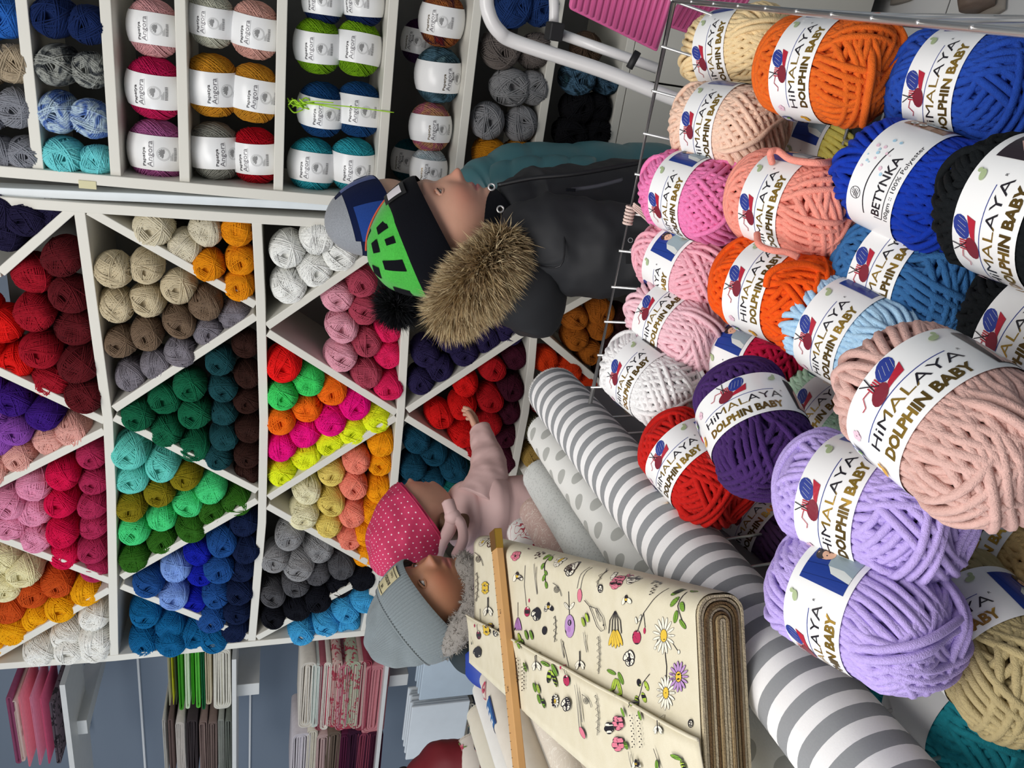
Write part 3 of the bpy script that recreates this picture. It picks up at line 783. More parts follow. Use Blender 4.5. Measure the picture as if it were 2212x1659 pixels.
        for q in ((.056, .014), (.056, .005)): p.ell(q[0], q[1], .0038, .0035, 3); p.ell(q[0], q[1], .0016, .0016, 1)
        p.build('picture', mp, [M_brn, M_hairp, M_jump, M_jl, M_brn, plain('printed_wood_line', '6c4428', .4)], pb)
    reg(root); return root
PA, PB, PC = chen_proto('a'), chen_proto('b'), chen_proto('c')
# picture centre x, y, diameter across, axis angle in the picture, tilt to the sight line, colour, words, band turn, proto, label
W = [
 (1592, 108, 178, -8, 50, '#f2cfa0', .0, PA, 'pale peach chenille yarn ball at the far right corner of the basket'),
 (1570, 275, 186, 8, 50, '#f2c6b0', .0, PA, 'blush chenille yarn ball between the pale peach and the bubblegum pink balls'),
 (1785, 152, 222, 4, 52, '#da6420', .1, PA, 'orange chenille yarn ball next to the right rim of the basket'),
 (2095, 190, 248, 4, 55, '#2248a6', .0, PA, 'blue chenille yarn ball against the right rim, tiled floor behind'),
 (1800, 308, 170, 20, 55, '#ecd870', -1.3, PA, 'pale yellow chenille yarn ball tucked under the orange one by the rim'),
 (1500, 425, 182, 18, 50, '#e87cb0', -.45, PA, 'bubblegum pink chenille yarn ball along the far rim'),
 (1715, 443, 215, 14, 52, '#f29484', -.25, PA, 'coral chenille yarn ball with crossed loose strands'),
 (1482, 578, 172, 28, 52, '#f0aab8', -1.15, PA, 'rose pink chenille yarn ball whose band shows the child picture, by far rim'),
 (1975, 400, 246, 22, 58, '#0e34a4', .1, PC, 'royal blue chenille yarn ball with dotted band'),
 (2262, 468, 330, 15, 55, '#0d1114', -.5, PB, 'black chenille yarn ball with its band cut by the frame, upper one'),
 (1965, 598, 236, 20, 58, '#34669a', .0, PA, 'denim blue chenille yarn ball under the royal blue one'),
 (1678, 632, 212, 18, 55, '#e85410', .05, PB, 'vivid orange chenille yarn ball in the middle of the basket'),
 (1462, 700, 172, 33, 52, '#f4bec8', .0, PB, 'palest pink chenille yarn ball beside the white one'),
 (1405, 822, 172, 38, 52, '#ebe6e6', -.35, PB, 'white chenille yarn ball at the far left corner of the basket'),
 (1628, 775, 180, 24, 55, '#b4103c', -1.2, PA, 'crimson chenille yarn ball under the vivid orange one'),
 (1503, 838, 120, 38, 55, '#aa2c54', .4, PA, 'raspberry chenille yarn ball mostly hidden behind the dark purple one'),
 (1848, 728, 232, 28, 58, '#aacdee', -.3, PA, 'light blue chenille yarn ball behind the big dusty pink one'),
 (1812, 905, 196, 40, 58, '#bce0c4', -.2, PB, 'mint chenille yarn ball wedged in the middle of the basket'),
 (1628, 925, 222, 64, 56, '#40245e', .0, PB, 'dark purple chenille yarn ball lying on top of the red one'),
 (1502, 1010, 190, 46, 60, '#bc1a14', -.35, PA, 'red chenille yarn ball beside the striped fabric roll'),
 (2040, 905, 345, 36, 58, '#cca59c', .0, PB, 'big dusty pink chenille yarn ball, nearest in the basket'),
 (2290, 738, 300, 30, 58, '#0d1114', -.3, PA, 'black chenille yarn ball under the other black one, beside the dusty pink'),
 (1660, 1145, 178, 36, 60, '#50345a', .0, PA, 'plum chenille yarn ball low beside the striped roll'),
 (1875, 1092, 286, 20, 60, '#b6a2de', -.15, PA, 'lavender chenille yarn ball, upper of the two'),
 (1855, 1315, 288, 26, 60, '#b6a2de', -1.05, PA, 'lavender chenille yarn ball, lower of the two'),
 (2190, 1185, 262, 30, 60, '#ccac74', -.3, PA, 'tan chenille yarn ball showing its band beside the dusty pink ball'),
 (2135, 1390, 290, 48, 60, '#a5966e', -.35, PA, 'khaki chenille yarn ball near the bottom right corner'),
 (2055, 1535, 250, 40, 62, '#2a9aa8', 2.6, PA, 'teal chenille yarn ball at the bottom of the basket'),
]
for i, (x, y, d, ang, th, hx, roll, pt, lb) in enumerate(W):
    dep = .0935*FPX/d
    if 'tucked' in lb: dep = .86
    if 'raspberry' in lb: dep = .93
    p = at_depth(x, y, dep)
    a = math.radians(ang); t = math.radians(th)
    v = (CP-p).normalized()
    ip = (DN*math.cos(a)-RT*math.sin(a)); ip = (ip-v*ip.dot(v)).normalized()
    ax = ip*math.sin(t)+v*math.cos(t)
    out = (v-ax*v.dot(ax)).normalized(); sd = out.cross(ax)
    out = out*math.cos(roll)+sd*math.sin(roll)
    o = inst(pt)
    k = .873
    o.matrix_world = axis_matrix(p, ax, out, (k*1.02, k*.97, k))
    yy = kid(o, 'yarn'); yy.data = CH[i % 4]
    setmat(yy, yarn_mat('chenille_'+lb.split(' chenille')[0].replace(' ', '_'), hx, True))
    tag(o, lb, 'yarn', 'chenille yarn balls in the wire basket')
def strand(lb_part, pts, r=.0031):
    o = next(q for q in COL.objects if q.get('label', '').startswith(lb_part))
    y_ = kid(o, 'yarn'); m = y_.material_slots[0].material
    v, f = tube_vf(smooth_path([at_depth(*q) for q in pts], 8), r, 8)
    bpy.context.view_layer.update()
    mi = o.matrix_world.inverted(); mesh_obj('loose_strand', [mi @ q for q in v], f, m, o)
strand('vivid orange', [(1655, 618, .675), (1662, 592, .668), (1692, 574, .665), (1740, 570, .668), (1775, 584, .675), (1795, 600, .69)])
strand('coral chenille', [(1668, 352, .70), (1664, 330, .69), (1680, 326, .69), (1710, 345, .68), (1765, 352, .66), (1800, 350, .67)])
strand('coral chenille', [(1635, 505, .70), (1640, 528, .69), (1665, 540, .685), (1700, 545, .68), (1725, 556, .675)])
strand('orange chenille', [(1862, 50, .66), (1878, 90, .645), (1883, 150, .638), (1872, 220, .65), (1864, 272, .67)], .0036)
strand('crimson chenille', [(1520, 925, .73), (1522, 948, .72), (1538, 962, .715), (1548, 955, .72)])
FILL = [(1720, 235, .92, '#e0a882', 'apricot', 'under the orange ball by the right rim'), (1665, 300, .93, '#f0b8a0', 'peach', 'loose under the blush ball'),
        (1790, 575, .86, '#f4c210', 'golden yellow', 'glimpsed under the coral ball'), (2085, 1105, .72, '#7c5a40', 'brown', 'glimpsed under the lavender ball'), (2040, 1230, .70, '#c0a070', 'sand', 'low under the lavender balls'), (1690, 880, .9, '#8c1030', 'wine', 'low beside the mint ball')]
for i, (x, y, dp, hx, cw, wh) in enumerate(FILL):
    o = inst(PA); p = at_depth(x, y, dp)
    o.matrix_world = axis_matrix(p, (.3, -1, .1), (0, 0, -1), (.84, .84, .84))
    yy = kid(o, 'yarn'); yy.data = CH[(i+1) % 4]; setmat(yy, yarn_mat('chenille_'+cw.replace(' ', '_'), hx, True))
    tag(o, f'{cw} chenille yarn ball {wh}', 'yarn', 'chenille yarn balls in the wire basket')
# ================================================================ wire basket
ZR = H-.42
def bpt(X, Y, z): return Vector((X, Y, z))
bk_ = empty('wire_basket'); tag(bk_, 'chrome wire basket holding the chenille yarn balls', 'basket')
BX0, BX1, BY0, BY1 = -.455, .064, .10, .868; ZB = .88; IN = .02
M_dchrome = plain('steel_wire', '9a9a9c', .3, metal=.9)
def X1(Y): return .067-(BY1-Y)*.040
rim = [bpt(BX0, BY0, ZR), bpt(X1(BY0), BY0, ZR), bpt(X1(BY1), BY1, ZR), bpt(BX0, BY1, ZR)]
tube('rim', rim, .0034, M_chrome, bk_, 10, True)
rim2 = [bpt(BX0+IN*.45, BY0+IN*.45, ZR-.13), bpt(X1(BY0)+.012, BY0+IN*.45, ZR-.13), bpt(BX1+.008, BY1-IN*.45, ZR-.13), bpt(BX0+IN*.45, BY1-IN*.45, ZR-.13)]
tube('side_wire', rim2, .002, M_chrome, bk_, 6, True)
bot = [bpt(BX0+IN, BY0+IN, ZB), bpt(BX1+.012, BY0+IN, ZB), bpt(BX1+.012, BY1-IN, ZB), bpt(BX0+IN, BY1-IN, ZB)]
tube('side_wire', bot, .003, M_chrome, bk_, 6, True)
wp = []
nx = 11; ny = 16
for i in range(nx+1):
    t = i/nx
    for Y, Yb in ((BY0, BY0+IN), (BY1, BY1-IN)):
        wp.append([bpt(BX0+(X1(Y)-BX0)*t, Y, ZR+.004), bpt(BX0+IN+(BX1-BX0-2*IN)*t, Yb, ZB)])
    wp.append([bpt(BX0+IN+(BX1-BX0-2*IN)*t, BY0+IN, ZB), bpt(BX0+IN+(BX1-BX0-2*IN)*t, BY1-IN, ZB)])
for j in range(1, ny):
    t = j/ny
    for X, Xb in ((BX0, BX0+IN), (BX1, BX1+.012)):
        wp.append([bpt(X if X < 0 else X1(BY0+(BY1-BY0)*t), BY0+(BY1-BY0)*t, ZR+.004), bpt(Xb, BY0+IN+(BY1-BY0-2*IN)*t, ZB)])
    wp.append([bpt(BX0+IN, BY0+IN+(BY1-BY0-2*IN)*t, ZB), bpt(BX1-IN, BY0+IN+(BY1-BY0-2*IN)*t, ZB)])
for a, b in wp: tube('wire', [a, b], .0017, M_chrome, bk_, 6)
for X in (BX0+IN, BX1-IN):
    for Y in (BY0+IN, BY1-IN): tube('leg', [bpt(X, Y, ZB), bpt(X, Y, 0)], .007, M_dchrome, bk_, 8)
box('tray', (BX0+.03, BY0+.03, ZB-.012), (BX1-.03, BY1-.03, ZB-.006), plain('dark_gloss_tray', '2c343a', .18), bk_, 0)
# pale pink yarn end knotted to the far rim
kn = at_Y(1345, 432, BY1)
kn = Vector((at_Z(1350, 440, ZR).x, BY1, ZR))
mk = MB()
for k in range(6): mk.add(tube_vf([kn+Vector((-.02+.004*k, .0055*math.cos(j*PI/4), .0055*math.sin(j*PI/4))) for j in range(9)], .0016, 5))
for k in range(4): mk.add(tube_vf(smooth_path([kn+Vector((.002*k, -.005, 0)), kn+Vector((-.012+.003*k, -.008, -.02)), kn+Vector((-.03+.005*k, -.006, -.045-.004*k))], 5), .0013, 5))
tag(mk.build('yarn_knot', yarn_mat('knot_pink', '#dcc4ba')), 'pale pink yarn end knotted around the far rim of the wire basket', 'yarn')

# ================================================================ cloth rolls on a table
def roll_mat(name, kind, c1, c2='#ffffff', sc=1.0):
    t = NT(name, .85); t.b.inputs['Specular IOR Level'].default_value = .2
    uv = t.uv(); sp = t.n('ShaderNodeSeparateXYZ', {0: uv}); u, v = sp.outputs[0], sp.outputs[1]   # metres around, metres along
    a, b = lin(c1), lin(c2)
    if kind == 'stripe':
        f = t.math('GREATER_THAN', t.math('FRACT', t.math('MULTIPLY', v, 1/sc)), .5)
    elif kind == 'dot':
        row = t.math('FLOOR', t.math('DIVIDE', v, sc)); off = t.math('MULTIPLY', t.math('MODULO', row, 2), .5)
        fu = t.math('SUBTRACT', t.math('FRACT', t.math('ADD', t.math('DIVIDE', u, sc*1.15), off)), .5)
        fv = t.math('SUBTRACT', t.math('FRACT', t.math('DIVIDE', v, sc)), .5)
        d = t.math('ADD', t.math('MULTIPLY', fu, fu), t.math('MULTIPLY', fv, fv))
        f = t.math('LESS_THAN', d, .078)
    elif kind == 'check':
        g1 = t.math('GREATER_THAN', t.math('FRACT', t.math('DIVIDE', v, sc)), .5)
        g2 = t.math('GREATER_THAN', t.math('FRACT', t.math('DIVIDE', u, sc)), .5)
        f = t.math('MULTIPLY', t.math('ADD', g1, g2), .5)
    elif kind == 'damask':
        n = t.noise(34*sc, t.n('ShaderNodeCombineXYZ', {0: u, 1: v}).outputs[0], 1, dist=3.5)
        f = t.math('LESS_THAN', t.math('ABSOLUTE', t.math('SUBTRACT', n, .5)), .022)
    elif kind == 'lace':
        n = t.n('ShaderNodeTexVoronoi', {'Vector': t.n('ShaderNodeCombineXYZ', {0: u, 1: v}).outputs[0], 'Scale': 260*sc}).outputs['Distance']
        f = t.math('LESS_THAN', n, .35)
    else: f = t.noise(60)
    col = t.mix(f, b, a)
    wv = t.noise(700, None, 2)
    t.link(t.mix(t.math('MULTIPLY', wv, .18), col, [.5, .5, .5]), 'Base Color')
    wv2 = t.n('ShaderNodeTexWave', {'Vector': t.n('ShaderNodeCombineXYZ', {0: u, 1: v}).outputs[0], 'Scale': 420.0}).outputs['Fac']
    t.bump(t.math('ADD', wv, wv2), .25, .0004)
    return t.m
def roll(name, A_, B_, r, mat, label, edge='#cfccc6', seed=0, lump=.0012, fray=True):
    A_, B_ = Vector(A_), Vector(B_); L = (B_-A_).length; t = (B_-A_).normalized()
    root = empty(name); root.location = A_
    e1 = t.cross(Vector((0, 0, 1))).normalized(); e2 = e1.cross(t)
    nu, nl = 40, 36
    rs = random.Random(seed); V = []; UV = []; Fc = []
    for j in range(nl+1):
        s = L*j/nl
        for i in range(nu+1):
            a = 2*PI*i/nu
            q = noise.noise(Vector((math.cos(a)*1.5, math.sin(a)*1.5, s*7+seed*9)))
            rr = r+lump*q
            if j == 0: rr *= .97
            V.append(t*s+(e1*math.cos(a)+e2*math.sin(a))*rr); UV.append((a*r, s))
    for j in range(nl):
        for i in range(nu): a = j*(nu+1)+i; Fc.append((a, a+1, a+nu+2, a+nu+1))
    mesh_obj('cloth', V, Fc, mat, root, True, None, UV)
    # spiral of cloth layers at both ends, and a cardboard core
    me = plain('cloth_edge', edge, .9, bump=.6, bscale=900)
    mb = MB()
    for s in (0.0, L):
        k = 1 if s == 0 else -1
        for ring in range(6):
            ra = r*(.98-.13*ring); rb = ra-r*.09; z = k*(.002+.0025*(ring % 2)-.002)
            n0 = []
            v = []; f = []
            for i in range(28):
                a = 2*PI*i/28; d = e1*math.cos(a)+e2*math.sin(a)
                v += [t*(s+z-k*.004)+d*ra, t*(s+z-k*.004)+d*rb, t*(s+z+k*.012)+d*rb]
            for i in range(28):
                a = 3*i; b = 3*((i+1) % 28); f += [(a, b, b+1, a+1), (a+1, b+1, b+2, a+2)]
            mb.add((v, f))
    mb.build('wound_edge', me, root)
    if fray:
        mb = MB(); rs = random.Random(seed+5)
        for k in range(150):
            a = 2*PI*k/150+rs.uniform(-.02, .02); d = e1*math.cos(a)+e2*math.sin(a); q = e1*-math.sin(a)+e2*math.cos(a)
            p0 = d*r*.985; ln = rs.uniform(.003, .007)
            mb.add(([p0-q*.0004+t*.002, p0+q*.0004+t*.002, p0+d*rs.uniform(-.001, .002)+q*rs.uniform(-.001, .001)-t*ln], [(0, 1, 2)]))
        o = mb.build('frayed_threads', me, root, False); o['kind'] = 'stuff'
    tube('core', [t*.01, t*(L-.01)], r*.2, plain('cardboard', '8a6c4a', .9), root, 14)
    tag(root, label, 'fabric', 'cloth rolls lying side by side')
    return root
XS = (at_Z(1203, 855, ZR).x+at_Z(1735, 1500, ZR).x)/2

M_str = roll_mat('grey_white_stripes', 'stripe', '#f0eeee', '#8b8d90', .0262)
M_dot = roll_mat('white_grey_dots', 'dot', '#b4b5b0', '#eeeeea', .036)
Pa, Pb = at_Z(1203, 855, ZR), at_Z(1735, 1500, ZR); dr_ = (Pb-Pa).normalized()
roll('fabric_roll', Pa-dr_*.012, Pb+dr_*.33, .041, M_str, 'grey and white striped cloth roll lying beside the yarn basket', '#d9d7d4', 1)
RR = [ # far end pixel, radius, z of centre, material, label, edge, extra turn of heading
 ((1183, 935), .035, -.028, M_dot, 'white cloth roll with grey dots next to the striped roll', '#e8e8e4'),
 ((1170, 1030), .033, -.034, roll_mat('grey_lace_cloth', 'lace', '#c9cbc8', '#dcdedb'), 'pale grey knitted-texture cloth roll with fringed end, beside the dotted roll', '#d8d8d4'),
 ((1158, 1105), .030, -.036, roll_mat('pink_damask', 'damask', '#ecdcd2', '#d4b3a9'), 'dusty pink scroll-patterned cloth roll, under the flowered bolt', '#d8bcb0'),
 ((1130, 1150), .030, -.030, roll_mat('white_red_print', 'damask', '#b03040', '#ece8e4', .5), 'white cloth roll with small red prints beside the pink damask roll', '#e8e4e0')]
for i, (px, r, dz, m, lb, ed) in enumerate(RR):
    a = at_Z(px[0], px[1], ZR+dz)
    roll('fabric_roll', a, a+Vector((dr_.x, dr_.y, 0))*(.95), r, m, lb, ed, i+2)
LR = [
 ((1190, 1395), .032, -.034, roll_mat('linen_print', 'damask', '#cfc0a8', '#d8cab4', .5), 'beige linen cloth roll with pale print beside the bolt', '#c8b8a0'),
 ((1130, 1400), .032, -.034, roll_mat('cream_damask', 'damask', '#efe8dc', '#dfd5c6'), 'cream scroll-patterned cloth roll left of the bolt', '#e0d8c8'),
 ((1120, 1425), .030, -.034, roll_mat('plain_white_cloth', 'plain', '#e8e6e0', '#f0eeea'), 'plain ivory cloth roll between the cream and checked rolls', '#e8e6e0'),
 ((1108, 1447), .032, -.030, roll_mat('taupe_gingham', 'check', '#efece8', '#b6a898', .022), 'taupe and white checked cloth roll', '#d8d0c8'),
 ((1098, 1475), .032, -.030, roll_mat('grey_gingham', 'check', '#f2f1ee', '#bcbcb8', .03), 'grey and white large-check cloth roll', '#dcdad6'),
 ((1072, 1462), .032, .015, roll_mat('boat_linen', 'plain', '#d9cfc0', '#e4dccf'), 'oatmeal cloth roll printed with a blue house and red boat', '#e0d8cc'),
 ((1052, 1490), .030, -.015, roll_mat('white_cotton', 'plain', '#ece9e2', '#f4f2ec'), 'white cotton cloth roll with ruffled end behind the ruler', '#f0eee8'),
 ((1042, 1545), .033, -.020, roll_mat('ivory_cotton', 'plain', '#e2dcc8', '#ebe5d4'), 'ivory cloth roll with blue flower sprigs', '#e8e2d0'),
 ((1018, 1612), .035, -.020, roll_mat('rose_cotton', 'plain', '#e4ddd2', '#ece6dc'), 'off white cloth roll printed with red roses beside the red garment', '#e4dcd0')]
LRo = []
for i, (px, r, dz, m, lb, ed) in enumerate(LR):
    a = at_Z(px[0], px[1], ZR+dz)
    LRo.append((a, r, roll('fabric_roll', a, a+Vector((dr_.x, dr_.y, 0)).normalized()*(.85), r, m, lb, ed, i+12)))
M_pr = [M_ink, plain('print_rose', 'c2405c', .6), plain('print_blue', '34649c', .6), plain('print_green', '6c8a4a', .6), plain('print_pink', 'd98a94', .6), M_paper, plain('print_navy', '223c74', .6)]
def roll_print(i, fn, nm):
    a, r, o = LRo[i]; t = Vector((dr_.x, dr_.y, 0)).normalized(); e1 = Vector((t.y, -t.x, 0))
    p = Print(); fn(p)
    # s: around the roll from the top (towards +e1), t_: along
    def mp(s, q, h): return t*q+(e1*math.sin(s/r)+Vector((0, 0, 1))*math.cos(s/r))*(r+.0015+h)
    p.build(nm, mp, M_pr, o, .008)
def fl_rose(p, x, y, k, c=1):
    for j in range(5): p.ell(x+.4*k*math.cos(j*1.257), y+.4*k*math.sin(j*1.257), .38*k, .3*k, 4 if j % 2 else c, j)
    p.ell(x, y, .28*k, .28*k, c)
    for j in (0, 1, 2): p.ell(x+1.0*k*math.cos(j*2.1+.6), y+1.0*k*math.sin(j*2.1+.6), .4*k, .16*k, 3, j*2.1+.6)
def sprigs(c, k):
    def fn(p):
        r = random.Random(k)
        for j in range(18):
            fl_rose(p, r.uniform(-.04, .04), .02+j*.045, .011 if c == 1 else .009, c)
    return fn
roll_print(8, sprigs(1, 3), 'printed_roses'); roll_print(7, sprigs(2, 5), 'printed_sprigs')
def boats(p):
    for b in (.06, .26, .46):
        p.poly([(-.012, b), (.022, b+.004), (.026, b+.05), (-.006, b+.052)], 2)
        p.line([(-.014, b-.002), (-.009, b+.055)], .004, 6)
        for j in range(3): p.rect(-.002, b+.008+.014*j, .008, b+.016+.014*j, 5)
        p.line([(-.016, b-.034), (.014, b-.032), (-.002, b-.006), (-.016, b-.034)], .003, 1)
        p.ell(-.003, b-.026, .004, .004, 1)
roll_print(5, boats, 'printed_house')
tbl = empty('display_table'); tag(tbl, 'display table under the cloth rolls, left of the basket', 'table')
ZT = ZR-.074
Xr = Pa.x-.01
box('tabletop', (-1.62, .05, ZT-.03), (Xr-.02, 1.0, ZT-.0005), plain('table_white', 'bdbcb8', .5), tbl)
box('edge_rail', (Xr-.022, .05, ZT-.03), (BX0-.012, 1.0, ZR-.043), plain('table_rail', '6a6c70', .5), tbl)
for X in (-1.57, Xr-.06):
    for Y in (.09, .94): box('leg', (X, Y, 0), (X+.04, Y+.04, ZT-.03), M_metal, tbl)

# ================================================================ flowered bolt
ZF = H-.33
bA = at_Z(1022, 1158, ZF); bB = at_Z(1500, 1284, ZF)
bl = (bA-bB); BL = bl.length; bl = bl.normalized(); bs = Vector((-bl.y, bl.x, 0))
if bs.x > 0: bs = -bs
BW = .222; BT = .044
bolt = empty('fabric_bolt'); tag(bolt, 'cream linen bolt printed with garden flowers and insects, raw brown edges', 'fabric')
def stadium(hw, ht, n=8, corner=None):
    """closed outline in (across, up), rounded sides"""
    c = corner or ht; P = []
    for cx, cz, a0 in ((hw-c, ht-c, 0), (-hw+c, ht-c, PI/2), (-hw+c, -ht+c, PI), (hw-c, -ht+c, 1.5*PI)):
        for k in range(n+1): a = a0+PI/2*k/n; P.append((cx+c*math.cos(a), cz+c*math.sin(a)))
    return P
def bolt_pt(a, b, z): return bB+bl*a+bs*b+Vector((0, 0, z))
def linen():
    t = NT('printed_linen', .85); t.b.inputs['Specular IOR Level'].default_value = .15
    o = t.obj(); n1 = t.noise(55, o, 5); n2 = t.noise(900, o, 2)
    c = t.mix(n1, lin('d0c7ac'), lin('e2dbc6')); t.link(t.mix(t.math('MULTIPLY', n2, .25), c, lin('b8ac90')), 'Base Color')
    t.bump(n2, .3, .0004); return t.m
M_lin = linen()
V = []; Fc = []; n_l = 44; SP = stadium(BW/2, BT/2, 6, .017); ns = len(SP)
for j in range(n_l+1):
    a = BL*j/n_l
    for q in SP:
        w_ = noise.noise(Vector((a*9, q[0]*14, 3.1)))*.0014
        V.append(bolt_pt(a, BW/2-q[0], q[1]-BT/2+w_*(1 if q[1] > 0 else 0)))
for j in range(n_l):
    for i in range(ns): a = j*ns+i; b = j*ns+(i+1) % ns; Fc.append((a, b, b+ns, a+ns))
Fc.append(tuple(range(n_l*ns, (n_l+1)*ns)))
mesh_obj('outer_cloth', V, Fc, M_lin, bolt)
M_l1 = plain('raw_edge_tan', '9a8460', .95, bump=.9, bscale=700, bdist=.002, var=.3, nscale=120); M_l2 = plain('raw_edge_brown', '6e5434', .95, bump=.9, bscale=700, bdist=.002, var=.3, nscale=120); M_l3 = plain('raw_edge_pale', 'c2b394', .95, bump=.9, bscale=700, bdist=.002, var=.25, nscale=150)
rs = random.Random(4)
for k in range(8):
    hw = BW/2-.0015-k*.0026; ht = BT/2-.0012-k*.0026
    if ht < .002: break
    S = stadium(hw, ht, 6, min(.015, ht*.98)); S2 = stadium(hw-.0019, ht-.0019, 6, min(.014, (ht-.0019)*.95)) if ht > .004 else [(q[0]*.98, q[1]*.2) for q in S]
    pr = rs.uniform(.001, .006); V = []; Fc = []; n = len(S)
    for i in range(n):
        j1 = noise.noise(Vector((S[i][0]*70, S[i][1]*70, k*3.3)))*.0018
        V += [bolt_pt(.01, BW/2-S[i][0], S[i][1]-BT/2), bolt_pt(-pr+j1, BW/2-S[i][0], S[i][1]-BT/2), bolt_pt(-pr+j1, BW/2-S2[i][0], S2[i][1]-BT/2), bolt_pt(.01, BW/2-S2[i][0], S2[i][1]-BT/2)]
    for i in range(n):
        a = 4*i; b = 4*((i+1) % n)
        for q in range(3): Fc.append((a+q, a+q+1, b+q+1, b+q))
    mesh_obj('cloth_layer', V, Fc, [M_l1, M_l2, M_l3][(k*2) % 3 if k else 2], bolt, False)
# loose top layer whose hem crosses the bolt
e0, e1_ = at_Z(1003, 1322, ZF), at_Z(1534, 1604, ZF)
def ab(p): d = p-bB; return d.dot(bl), d.dot(bs)
a0, b0 = ab(e0); a1, b1 = ab(e1_); b1 = min(b1, BW-.02)
V = []; Fc = []; N_ = 40; K_ = 9
for i in range(N_+1):
    t = i/N_; a = a0+(a1-a0)*t; b = b0+(b1-b0)*t
    for k in range(K_+1):
        bb = b+(BW-.012-b)*k/K_
        if a < -.004: a_ = -.004
        else: a_ = min(a, BL+.03)
        z = .0032*math.exp(-((bb-b)/.02)**2)+.0022+.0006*math.sin(a*40)
        V.append(bolt_pt(a_, bb, z+noise.noise(Vector((a*9, (BW/2-bb)*14, 3.1)))*.0014))
for i in range(N_):
    for k in range(K_): q = i*(K_+1)+k; Fc.append((q, q+1, q+K_+2, q+K_+1))
lf = mesh_obj('loose_layer', V, Fc, M_lin, bolt)
sm_ = lf.modifiers.new('solid', 'SOLIDIFY'); sm_.thickness = .0012
tube('rolled_hem', [Vector(V[i*(K_+1)])+Vector((0, 0, .0006)) for i in range(N_+1)], .0016, M_lin, bolt, 6)
# the print, drawn flat in the plane of the top cloth
PX = [M_ink, plain('print_yellow', 'ddb83a', .7), plain('print_purple', 'a874b4', .7), plain('print_crimson', 'b02450', .7), plain('print_flower_pink', 'd9788c', .7), plain('print_leaf', '6f9a2c', .7), plain('print_lime', 'a9c440', .7), plain('print_cream', 'ece6d4', .7), plain('print_grey_line', '77736c', .7), plain('print_lilac', 'b48cc0', .7)]
BP = Print(); SC8 = 3.197
def C8(x, y): return (1000+x/SC8, 1140+y/SC8)
def ln(pts, w=1.3, m=0): BP.line([C8(*q) for q in pts], w/SC8*2.6, m)
def el(x, y, rx, ry, m, ang=0): c = C8(x, y); BP.ell(c[0], c[1], rx/SC8, ry/SC8, m, ang)
def out_el(x, y, rx, ry, m, ang=0, w=1.6):
    el(x, y, rx+w, ry+w, 0, ang); el(x, y, rx-.4, ry-.4, m, ang)
def daisy(x, y, rx, ry, m, n=15):
    for k in range(n):
        a = 2*PI*k/n; cx, cy = x+rx*.68*math.cos(a), y+ry*.68*math.sin(a)
        dx, dy = rx*math.cos(a), ry*math.sin(a); L_ = math.hypot(dx, dy)
        out_el(cx, cy, L_*.34, 8, m, math.atan2(dy, dx))
    out_el(x, y, rx*.3, ry*.34, 1)
def leaf(x, y, ang, L=26, w=11, m=5): out_el(x, y, L, w, m, ang); c, s = math.cos(ang), math.sin(ang); ln([(x-L*c, y-L*s), (x+L*c, y+L*s)], 1)
def sprig(path, leaves, m=5): ln(path, 1.8); [leaf(*q, m=m) for q in leaves]
def poppy(x, y, rx=26, ry=46): el(x, y, rx+2, ry+2, 0); el(x, y, rx, ry, 3); ln([(x-rx*.5, y-ry*.3), (x, y+ry*.2), (x+rx*.5, y-ry*.4)], 1); el(x+rx*.3, y-ry*.8, 5, 6, 7)
def pinkf(x, y, k=1, m=4):
    for j in range(5): a = j*1.257+.4; out_el(x+24*k*math.cos(a), y+34*k*math.sin(a), 22*k, 26*k, m, a)
    el(x, y, 6, 8, 0)
def bfly(x, y, k=1):
    for sx, sy, rx, ry, a in ((-20, -18, 16, 34, .5), (12, -26, 16, 34, -.4), (-12, 26, 13, 24, -.4), (14, 22, 13, 24, .4)):
        el(x+sx*k, y+sy*k, rx*k+3, ry*k+3, 0, a); el(x+sx*k, y+sy*k, rx*k-3, ry*k-4, 7, a)
        for j in range(3): el(x+sx*k+(j-1)*7, y+sy*k+(j-1)*9, 3, 4, 0)
    ln([(x, y-38*k), (x+2, y+38*k)], 4)
def bee(x, y): out_el(x-16, y+10, 11, 28, 7, .3); out_el(x+20, y+10, 14, 22, 7, -.6); el(x, y-6, 11, 26, 0); el(x, y-2, 10, 5, 1); el(x, y+6, 9, 3, 1)
def dragon(x, y):
    for sx, a in ((-18, .6), (18, -.6)): out_el(x+sx, y+10, 9, 24, 7, a); out_el(x+sx, y+30, 8, 20, 7, a*.6)
    ln([(x, y-80), (x, y+30)], 2.5)
def snail(x, y): ln([(x+20*(1-j/26)*math.cos(j*.7), y+26*(1-j/26)*math.sin(j*.7)) for j in range(24)], 1.4, 0); ln([(x-25, y-44), (x+8, y-22), (x+26, y+10), (x+36, y+48)], 1.4, 0)
def twig(x, y, L=110): ln([(x, y-L), (x+6, y), (x-4, y+L)], 1.4, 0); [ln([(x, y-L+j*22), (x+(14 if j % 2 else -12), y-L+j*22+12), (x+(6 if j % 2 else -4), y-L+j*22+20)], 1.1, 0) for j in range(int(L/11))]
def lav(x, y, L=80, dx=0, m=0): [el(x+dx*j/10+(7 if j % 2 else -7), y-L+j*L/6, 6, 4, m, .6 if j % 2 else -.6) for j in range(13)]
def bug(x, y): el(x, y, 17, 30, 0); el(x+2, y+2, 11, 22, 7); ln([(x, y-22), (x+2, y+24)], 2); [el(x+q[0], y+q[1], 3.5, 5, 0) for q in ((-6, -8), (7, -4), (-5, 10), (7, 12))]
ln([(1400, 860), (1412, 960), (1410, 1040)], 2); ln([(1440, 780), (1495, 860)], 1.5); out_el(1495, 858, 8, 14, 7); out_el(1330, 830, 8, 12, 7); ln([(1330, 820), (1350, 770)], 1.5)
